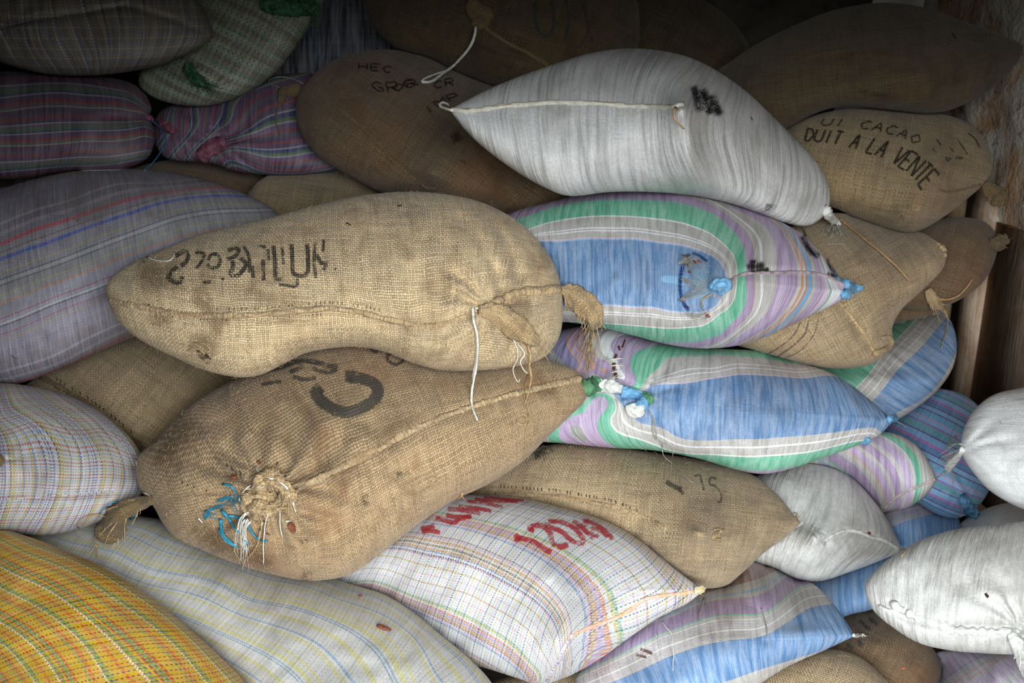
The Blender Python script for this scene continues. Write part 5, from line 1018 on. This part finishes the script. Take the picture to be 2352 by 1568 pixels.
# ---- J, K, M, O, P
ear(Js, [(1080,6),(1096,26),(1112,36),(1098,52),(1086,30)], [24,34,36,28,14], jute_ear_dark, 'knot', hairs=20, hairmat=jute_ear_dark, hl=26)
strands(Js, [(.0042, [(1092,60,.01),(1090,80,.02),(1078,110,.02),(1050,142,.015),(1020,166,.01),(990,186,.008),(968,187,.008)]), (.0030, [(968,187,.008),(976,180,.008),(1000,170,.01),(1024,162,.01)])], twine_white, 'white_tie_string', wob=1.5, taper=.1)
seam(Js, [(1110,60),(1160,96),(1210,120),(1260,150)], jute_ear_dark, 9, rise=.004)
ink(Js, [(10, [(1232,0),(1228,40),(1240,76),(1262,80),(1272,50),(1268,0)]), (8, [(1300,0),(1306,50),(1296,96)]), (8, [(1340,10),(1350,70),(1330,112)]), (8, [(1352,60),(1360,100)])], ink_grey, 'dim_print')
seam(Ks, [(745,236),(775,248),(800,268),(860,320),(900,368),(930,395),(955,412)], jute_ear_dark, 7, rise=.003)
kink = ink_mat('dim_brown_print', (28, 26, 26), worn=.38, amount=.75)
ink(Ks, text_strokes('GRC', [(850,206),(900,214),(960,196)], [(846,186),(890,190),(950,180)], .3) + text_strokes('OR', [(900,214),(965,194)], [(900,196),(955,182)], .2) + text_strokes('CR', [(992,206),(1046,196)], [(992,190),(1044,178)], .3) + text_strokes('IMP', [(980,270),(1010,244),(1060,226)], [(968,256),(996,232),(1050,212)], .25) + text_strokes('HEC', [(820,160),(870,164),(900,170)], [(820,146),(870,148),(905,156)], .3), kink, label='dim black letters', w=5)
ink(Ks, [(9, [(1056,368),(1070,376)]), (30, [(1040,300),(1056,330)])], ink_mat('red_brown_stain', (70, 36, 26), worn=.5, amount=.6, gaps=False), 'reddish_stain')
strands(Ks, [(.002, [(968,424),(980,432),(1000,432),(1016,424),(1022,416)])], jute_ear_dark, 'corner_fold')
ear(Ks, [(690,208),(668,210),(650,214),(644,236)], [30,26,22,16], jute_ear_dark, hairs=6, hairmat=jute_ear_dark, hl=18)
strands(Ks, [(.003, [(646,225),(634,260),(634,285),(640,308)])], jute_ear_dark, 'corner_string')
ear(Ms, [(430,150),(446,176),(466,192),(482,200)], [20,18,16,6], dim_green, 'green_tuft', label='green frayed tuft', hairs=40, hairmat=dim_green, hl=26, lumpy=1.7)
ear(Ms, [(600,10),(650,14),(700,16),(722,4),(720,50)], [26,34,30,22,10], dim_green, 'green_mesh_hem', hairs=50, hairmat=dim_green, hl=24, lumpy=1.6)
strands(Ms, [(.0018, [(714,62),(718,88),(726,112),(736,136)])], twine_blue, 'blue_string')
strands(Os, [(.0022, [(346,276),(364,290),(378,312),(380,330),(360,360),(340,384),(332,392)])], twine_blue, 'blue_string')
ear(Os, [(340,270),(350,278)], [16,12], pink_cloth, 'tied_end', hairs=0)
ear(Ps, [(356,282),(376,288),(402,304)], [10,20,16], pink_cloth, 'pink_tie', label='pink twisted tie', hairs=4, hairmat=pink_cloth, hl=12)
ear(Ps, [(516,328),(500,334),(480,344),(462,356),(476,374)], [22,32,30,22,10], pink_cloth, 'pink_knot', label='bunched pink knot', hairs=8, hairmat=pink_cloth, hl=20)
strands(Ps, [(.0014, [(696,192,.01),(670,180,.01),(640,176,.01),(618,184,.01),(626,196,.01),(660,204,.01),(692,198,.01)])], twine_grey, 'pale_loop')
# ---- Y, Z
seam(Y, [(1310,1462),(1335,1448),(1370,1434),(1410,1420),(1450,1398),(1480,1376),(1530,1366),(1570,1362),(1608,1354)], plain('pink_orange_hem', (222, 190, 186), .6, .2, 90., col2=(216, 170, 110)), 9, rise=.003, stitch=12)
ear(Y, [(1596,1355),(1610,1354),(1618,1352)], [14,18,10], plain('tip_cloth', (222, 216, 190), .6, .2, 90., col2=(190, 160, 100)), 'tip', hairs=0)
seam(Y, [(1256,1562),(1275,1530),(1290,1500),(1305,1470)], plaid_Y, 8, 'corner_fold', rise=.004)
RW = 13
ink(Y, [(RW, [(1182,1226),(1196,1240)]), (RW, [(1180,1240),(1196,1238)]), (14, [(1190,1236),(1212,1240),(1238,1252),(1258,1266),(1268,1270)]),
        (14, [(1214,1214),(1228,1220),(1214,1214),(1228,1208),(1248,1210),(1262,1224),(1268,1244),(1276,1256)]), (16, [(1276,1256),(1292,1256),(1306,1250)]),
        (13, [(1258,1200),(1256,1208),(1270,1214),(1290,1222),(1310,1240),(1326,1248),(1340,1246),(1334,1230),(1316,1212),(1290,1200),(1268,1198),(1258,1200)]),
        (13, [(1314,1196),(1330,1206),(1344,1220),(1364,1238)]), (11, [(1324,1212),(1338,1208),(1350,1200),(1338,1196)]), (11, [(1346,1222),(1368,1230),(1376,1234)]),
        (12, [(1344,1196),(1364,1204),(1390,1220),(1408,1240)]), (10, [(1356,1214),(1376,1218),(1396,1234)])], ink_red, label='red lettering 120Kg')
ink(Y, [(13, [(966,1216),(985,1212),(1000,1208)]), (12, [(968,1222),(990,1220),(1012,1224)]), (12, [(1000,1190),(1022,1196),(1044,1202),(1052,1194),(1084,1186)]), (11, [(1024,1184),(1050,1188),(1084,1186)]), (12, [(1028,1170),(1060,1172),(1104,1180)]), (11, [(1052,1164),(1090,1168),(1130,1174)]), (10, [(1072,1152),(1110,1156),(1156,1166)]), (8, [(1090,1146),(1140,1152),(1190,1152)]), (8, [(1110,1142),(1170,1148),(1204,1150)])], ink_red, label='red lettering on the crest')
seam(Z, [(1138,1134),(1200,1136),(1280,1140),(1350,1150),(1420,1166),(1490,1190),(1530,1215)], jute_seam, 10, rise=.003)
ink(Z, [(random.uniform(3, 5), [(x, y - 8), (x + 1, y)]) for x, y in [(1150 + i * 8.5 + random.uniform(-2, 2), np.interp(1150 + i * 8.5, [1150, 1280, 1400, 1480], [1120, 1130, 1152, 1180])) for i in range(38)] if random.random() < .7], hole, 'needle_holes')
ink(Z, [(6, [(1594,1094),(1606,1092),(1610,1100),(1616,1128)]), (6, [(1646,1100),(1632,1098),(1630,1112),(1644,1118),(1656,1136),(1654,1154),(1646,1152)]), (14, [(1528,1106),(1546,1116),(1566,1128)]), (10, [(1560,1118),(1570,1138)])], ink_blue, label='handwritten 75')
ink(Z, [(22, [(1225,1050),(1260,1034)]), (14, [(1262,1024),(1268,1040)])], ink_black, 'black_stain')
strands(Z, [(.0016, [(1640,1216),(1652,1214),(1656,1222),(1646,1228),(1640,1238),(1656,1236)]), (.0014, [(1640,1240),(1636,1230),(1648,1222),(1664,1216)]), (.0018, [(1824,1178),(1834,1182),(1830,1192),(1842,1188)])], fibre, 'corner_threads')
# ---- right-hand group
seam(AA, [(1896,1242),(1915,1228),(1940,1219),(1970,1220),(2000,1232),(2030,1240),(2066,1262)], white_knot, 8, rise=.003, stitch=14)
strands(AA, [(.0016, [(2066,1262),(2076,1258),(2080,1266),(2070,1276)]), (.0012, [(1896,1244),(1892,1252)])], twine_jute, 'corner_thread')
ink(AA, [(7, [(1994,1220),(1998,1228)])], ink_mat('brown_spot', (120, 50, 32), worn=.3, gaps=False), 'brown_spot')
seam(AB, [(2032,1168),(2050,1148),(2078,1130),(2110,1116),(2148,1100)], plain('pink_white_hem', (196, 178, 176), .7, .2, 90.), 7, rise=.003)
ear(AD, [(2210,1140),(2222,1160),(2236,1178),(2248,1184)], [20,18,22,20], plain('tied_blue_end', (110, 160, 200), .5, .3, 60., col2=(60, 100, 140)), 'tied_end', label='blue tied end', hairs=6, hairmat=twine_blue, hl=14)
strands(AD, [(.0012, [(2208,1150),(2210,1170),(2205,1190)])], twine_grey, 'string_end')
ear(AE, [(2212,1030),(2200,1046),(2184,1062),(2178,1082)], [14,20,28,16], white_knot, 'tied_neck', label='white tied neck', hairs=0)
strands(AE, [[(2210,1020),(2190,1020),(2170,1036),(2150,1056)], [(2208,1030),(2180,1044),(2160,1060),(2156,1090)], [(2196,1000),(2180,1020),(2160,1050)], [(2180,1080),(2160,1096),(2150,1094)], [(2184,1080),(2190,1100),(2184,1130)]], twine_grey, 'frayed_string', r=.0010, n=4, spread=8, wob=9)
seam(AG, [(2046,1384),(2080,1404),(2110,1420),(2150,1432),(2190,1446),(2240,1450),(2290,1452),(2340,1450)], white_knot, 17, rise=.006, stitch=24, jit=.5)
seam(AG, [(2020,1392),(2040,1402),(2064,1400),(2072,1398)], white_knot, 10, 'folded_edge', rise=.005)
ear(AG, [(2320,1454),(2338,1478),(2348,1510),(2362,1560)], [16,24,26,20], white_knot, 'tied_tail', label='white frayed tail', hairs=30, hairmat=twine_white, hl=18)
ink(AG, [(7, [(2262,1362),(2270,1372)])], ink_mat('dark_bean_hole', (60, 34, 26), worn=.3, gaps=False), 'small_hole')
ear(AI, [(1960,1458),(1970,1460),(1984,1456)], [8,8,5], twine_white, 'tip_thread', hairs=6, hairmat=twine_white, hl=10)
strands(AI, [(.0014, [(1616,1372),(1612,1400),(1606,1420),(1600,1440)]), ], twine_grey, 'grey_thread', r=.0016, n=2, spread=2)
strands(AI, [(.0012, [(1520,1426),(1530,1440),(1544,1458),(1546,1500),(1548,1540)]), (.0009, [(1504,1452),(1516,1480),(1524,1510)])], twine_white, 'loose_white_thread')
ink(AI, [(9, [(1470,1490),(1500,1502)]), (7, [(1460,1504),(1486,1510)])], ink_mat('brown_patch', (110, 74, 66), worn=.44, amount=.8, gaps=False), 'brown_smudge')
seam(AI, [(1748,1396),(1752,1410),(1760,1440),(1762,1466)], plain('crease_line', (150, 144, 138), .7, .2, 60.), 4, 'sewn_tuck', rise=.002)
ear(AN, [(2280,560),(2296,556),(2312,548)], [26,34,24], jute_ear_dark, hairs=12, hairmat=jute_ear_dark, hl=12)
ear(AN2, [(2130,664),(2142,684),(2150,700),(2166,708)], [14,22,24,14], jute_ear, 'knot', hairs=14, hairmat=fibre, hl=20)
strands(AN2, [(.0022, [(2164,704),(2176,730),(2174,760),(2166,785),(2162,800)])], twine_jute, 'jute_string')
ink(AL, [(10, [(1974,1424),(1990,1440),(2000,1448)]), (10, [(1996,1420),(2016,1436)]), (12, [(1945,1478),(1960,1490)]), (12, [(1970,1470),(1980,1486)])], ink_grey, 'smudged_print')
seam(U_, [(96,866),(130,884),(200,926),(260,970),(310,1012),(345,1048)], jute_ear_dark, 15, rise=.004)
ink(U_, [(4, [(x, y - 14), (x + 2, y - 5)]) for x, y in [(130 + i * 9, np.interp(130 + i * 9, [130, 200, 260, 310], [880, 922, 966, 1008])) for i in range(20)] if random.random() < .7], hole, 'needle_holes')
ear(V_, [(-14,1052),(-2,1058),(4,1062)], [24,22,18], jute_ear_dark, 'tied_end', hairs=0)
seam(V_, [(0,1146),(60,1143),(120,1138),(200,1134),(260,1130)], plaid_V, 6, rise=.002)
for s_, n_ in ((A, 800), (B, 900), (Z, 300), (F_, 220), (Gs, 150), (Ks, 150), (U_, 120), (Ts, 60), (AK, 60)): fuzz(s_, n_, fibre)

# ---- loose things
bean = plain('cacao_bean_brown', (132, 78, 56), .5, .3, 300., .4, (92, 52, 40)); 
blob(881, 1444, 36, 15, 20, bean, 'cacao_bean', 'large brown bean lying on the yellow-checked whitish sack', 'bean', 'spilled brown beans')
blob(828, 1369, 11, 7, 20, bean, 'cacao_bean', 'tiny crumb of brown bean near the crest of the yellow-checked whitish sack', 'bean', 'spilled brown beans')
blob(668, 1212, 26, 18, 60, bean, 'cacao_bean', 'brown bean poking out beneath the knot of the burlap sack printed with a C', 'bean', 'spilled brown beans')
blob(537, 1100, 13, 18, 80, bean, 'cacao_bean', 'dark bean showing through the open weave above the blue strands', 'bean', 'spilled brown beans')
blob(592, 1063, 8, 14, 80, bean, 'cacao_bean', 'dark narrow bean showing through the weave above the jute knot', 'bean', 'spilled brown beans')
blob(1626, 724, 11, 9, 40, plain('red_brown_bean', (150, 74, 54), .5, .3, 200.), 'cacao_bean', 'reddish bean at the lower rim of the torn blue striped end', 'bean', 'spilled brown beans')
blob(1606, 602, 9, 7, 60, plain('red_brown_bean_2', (160, 84, 62), .5, .3, 200.), 'cacao_bean', 'reddish bean in the torn patch of blue weave', 'bean', 'spilled brown beans')
blob(2075, 1534, 8, 5, 0, plain('orange_crumb', (216, 100, 70), .5, .2, 200.), 'crumb', 'tiny orange crumb on the edge of the lilac grey sack', 'crumb')
straw = plain('dry_straw', (196, 156, 110), .6, .25, 60., .3)
strands(Gs, [(.0026, [(1926,500,.01),(1975,540,.02),(2030,585,.02),(2066,618,.015),(2090,644,.012)])], straw, 'straw', label='long thin straw leaning on the plain burlap sack with the corner loop', top=1, cat='straw', group='stray straws', wob=.8, taper=.3)
strands(AN, [(.0030, [(2140,682,.01),(2168,688,.012),(2196,682,.015),(2218,664,.012),(2234,640,.01)])], straw, 'straw', label='curved straw sticking out under the brown burlap sack by the post', top=1, cat='straw', group='stray straws', wob=.8, taper=.3)
strands(C, [(.0018, [(1550,246,.004),(1548,268,.004),(1560,284,.004),(1572,296,.004)]), (.0016, [(1552,246,.004),(1562,254,.004)])], straw, 'straw', label='short bent straw caught at the seam end of the big white sack', top=1, cat='straw', group='stray straws', wob=.3, taper=.3)
strands(B, [(.0016, [(1062,1132,.004),(1058,1142,.004),(1048,1148,.002)]), (.0014, [(1060,1138,.004),(1070,1150,.003)])], straw, 'straw', label='tiny forked straw on the rim of the burlap sack above the red lettering', top=1, cat='straw', group='stray straws', wob=.3, taper=.3)
strands(B, [(.0010, [(1196,950),(1210,956),(1208,972),(1192,974),(1190,962),(1204,960)]), (.0010, [(1186,970),(1200,976),(1212,966),(1214,950)])], fibre, 'fibre_curl', label=None)

# ------------------------------------------------------------------ the store room
concrete = plain('stained_concrete', (84, 78, 70), .9, .3, 5., .4, (44, 38, 34), .01)
def plaster(name):
    b = NB(name); tc = b.n('ShaderNodeTexCoord'); P = tc.outputs['Object']; n = b.noise(P, 3.2, 6., .65, .4); n2 = b.noise(P, 14., 5., .7, .2)
    c = b.ramp(n, [(.30, lin((120, 90, 70))), (.42, lin((168, 134, 104))), (.52, lin((186, 178, 166))), (.64, lin((204, 196, 184))), (.74, lin((160, 150, 140)))])
    c = b.mix(b.val(n2, .6, .72, 0., .8), c, lin((196, 190, 182))); c = b.mix(b.val(n2, .40, .30, 0., .8), c, lin((56, 50, 46)))
    b.l(c, b.b.inputs['Base Color']); b.b.inputs['Roughness'].default_value = .92; b.b.inputs['Specular IOR Level'].default_value = .2
    b.bump(b.math('ADD', b.math('MULTIPLY', n, 1.5), n2), .8, .02); return b.m
def wood(name, c1, c2, c3, seed=0.):
    b = NB(name); tc = b.n('ShaderNodeTexCoord'); x = b.n('ShaderNodeSeparateXYZ'); b.l(tc.outputs['Object'], x.inputs[0])
    P = b.comb(b.math('ADD', x.outputs[1], seed), b.math('MULTIPLY', x.outputs[2], .12), x.outputs[0]); g = b.noise(P, 34., 5., .65, .5); n = b.noise(b.comb(x.outputs[1], x.outputs[2], seed), 7., 6., .65, .5)
    c = b.ramp(b.math('ADD', b.math('MULTIPLY', g, .5), b.math('MULTIPLY', n, .5)), [(.34, lin(c3)), (.48, lin(c2)), (.60, lin(c1))]); w_ = b.noise(b.comb(x.outputs[2], x.outputs[1], seed + 4.), 11., 6., .7)
    c = b.mix(b.val(w_, .60, .68, 0., .85), c, lin((190, 188, 182)))
    b.l(c, b.b.inputs['Base Color']); b.b.inputs['Roughness'].default_value = .75; b.bump(b.math('ADD', g, n), .6, .006); return b.m
XR, YB, XL, ZC = 1.45, 3.7, -2.1, 2.3
def struct(name, lo, hi, m): return tag(box(name, lo, hi, m), kind='structure')
def rough_wall(name, x, y0, y1, z0, z1, amp, m, seed):
    ny, nz = 90, 70; V = []; yy = np.linspace(y0, y1, ny); zz = np.linspace(z0, z1, nz); Yg, Zg = np.meshgrid(yy, zz)
    D_ = amp * (vnoise(Yg * 4, Zg * 4, seed) * .6 + vnoise(Yg * 11, Zg * 9, seed + 1) * .5 + .3 * vnoise(Yg * 25, Zg * 25, seed + 2)); D_ = np.maximum(D_, -amp * .5)
    Vf = np.stack([x - np.maximum(D_, 0) - 0 * Yg, Yg, Zg], -1).reshape(-1, 3); Vb = np.stack([x + .12 + 0 * Yg, Yg, Zg], -1).reshape(-1, 3); F = []
    n = ny * nz
    for i in range(nz - 1):
        for j in range(ny - 1): a = i * ny + j; F.append((a, a + ny, a + ny + 1, a + 1)); F.append((n + a, n + a + 1, n + a + ny + 1, n + a + ny))
    for j in range(ny - 1): F.append((j, j + 1, n + j + 1, n + j)); a = (nz - 1) * ny + j; F.append((a, n + a, n + a + 1, a + 1))
    for i in range(nz - 1): a = i * ny; F.append((a, n + a, n + a + ny, a + ny)); a = i * ny + ny - 1; F.append((a, a + ny, n + a + ny, n + a))
    return tag(mesh_obj(name, np.concatenate([Vf, Vb]), F, m), kind='structure')
struct('floor', (XL - .1, DOOR_Y - .1, -.1), (XR + .2, YB + .1, 0), concrete)
struct('ceiling', (XL - .1, DOOR_Y - .2, ZC), (XR + .2, YB + .1, ZC + .1), concrete)
struct('wall_back', (XL - .1, YB, 0), (XR + .2, YB + .12, ZC), concrete)
struct('wall_left', (XL - .12, DOOR_Y - .2, 0), (XL, YB, ZC), concrete)
rough_wall('wall_right', XR, DOOR_Y - .08, YB, 0, ZC, .03, plaster('crumbling_plaster'), 5)
struct('wall_front', (XL, DOOR_Y - .2, DOOR_Z1), (XR, DOOR_Y - .08, ZC), concrete)
struct('trim_1', (XL, DOOR_Y - .2, 0), (DOOR_X0, DOOR_Y - .08, DOOR_Z1), concrete); struct('trim_2', (DOOR_X1, DOOR_Y - .2, 0), (XR, DOOR_Y - .08, DOOR_Z1), concrete)
struct('ground', (-12, -14, -.12), (12, DOOR_Y - .1, -.02), plain('yard_ground', (118, 110, 98), .95, .2, 3.))
w1 = wood('pale_worn_wood', (250, 226, 186), (236, 196, 146), (180, 132, 92), 1.); w2 = wood('grey_brown_wood', (214, 190, 166), (184, 154, 128), (124, 98, 80), 5.); w3 = wood('rusty_brown_wood', (246, 224, 200), (226, 190, 158), (170, 134, 108), 9.)
struct('trim_3', (XR - .016, 3.09, .10), (XR, 3.33, .98), w1); struct('trim_4', (XR - .034, 2.90, .10), (XR, 3.08, 1.02), w2); struct('trim_5', (XR - .026, 2.10, .10), (XR, 2.89, .93), w3)
struct('trim_6', (XR - .035, 3.34, .10), (XR, 3.68, .95), w3)

for o in S.objects:
    if o.parent and o.name.split('.')[0] in ('needle_holes', 'open_weave_gaps', 'split_weave'): o['kind'] = 'stuff'
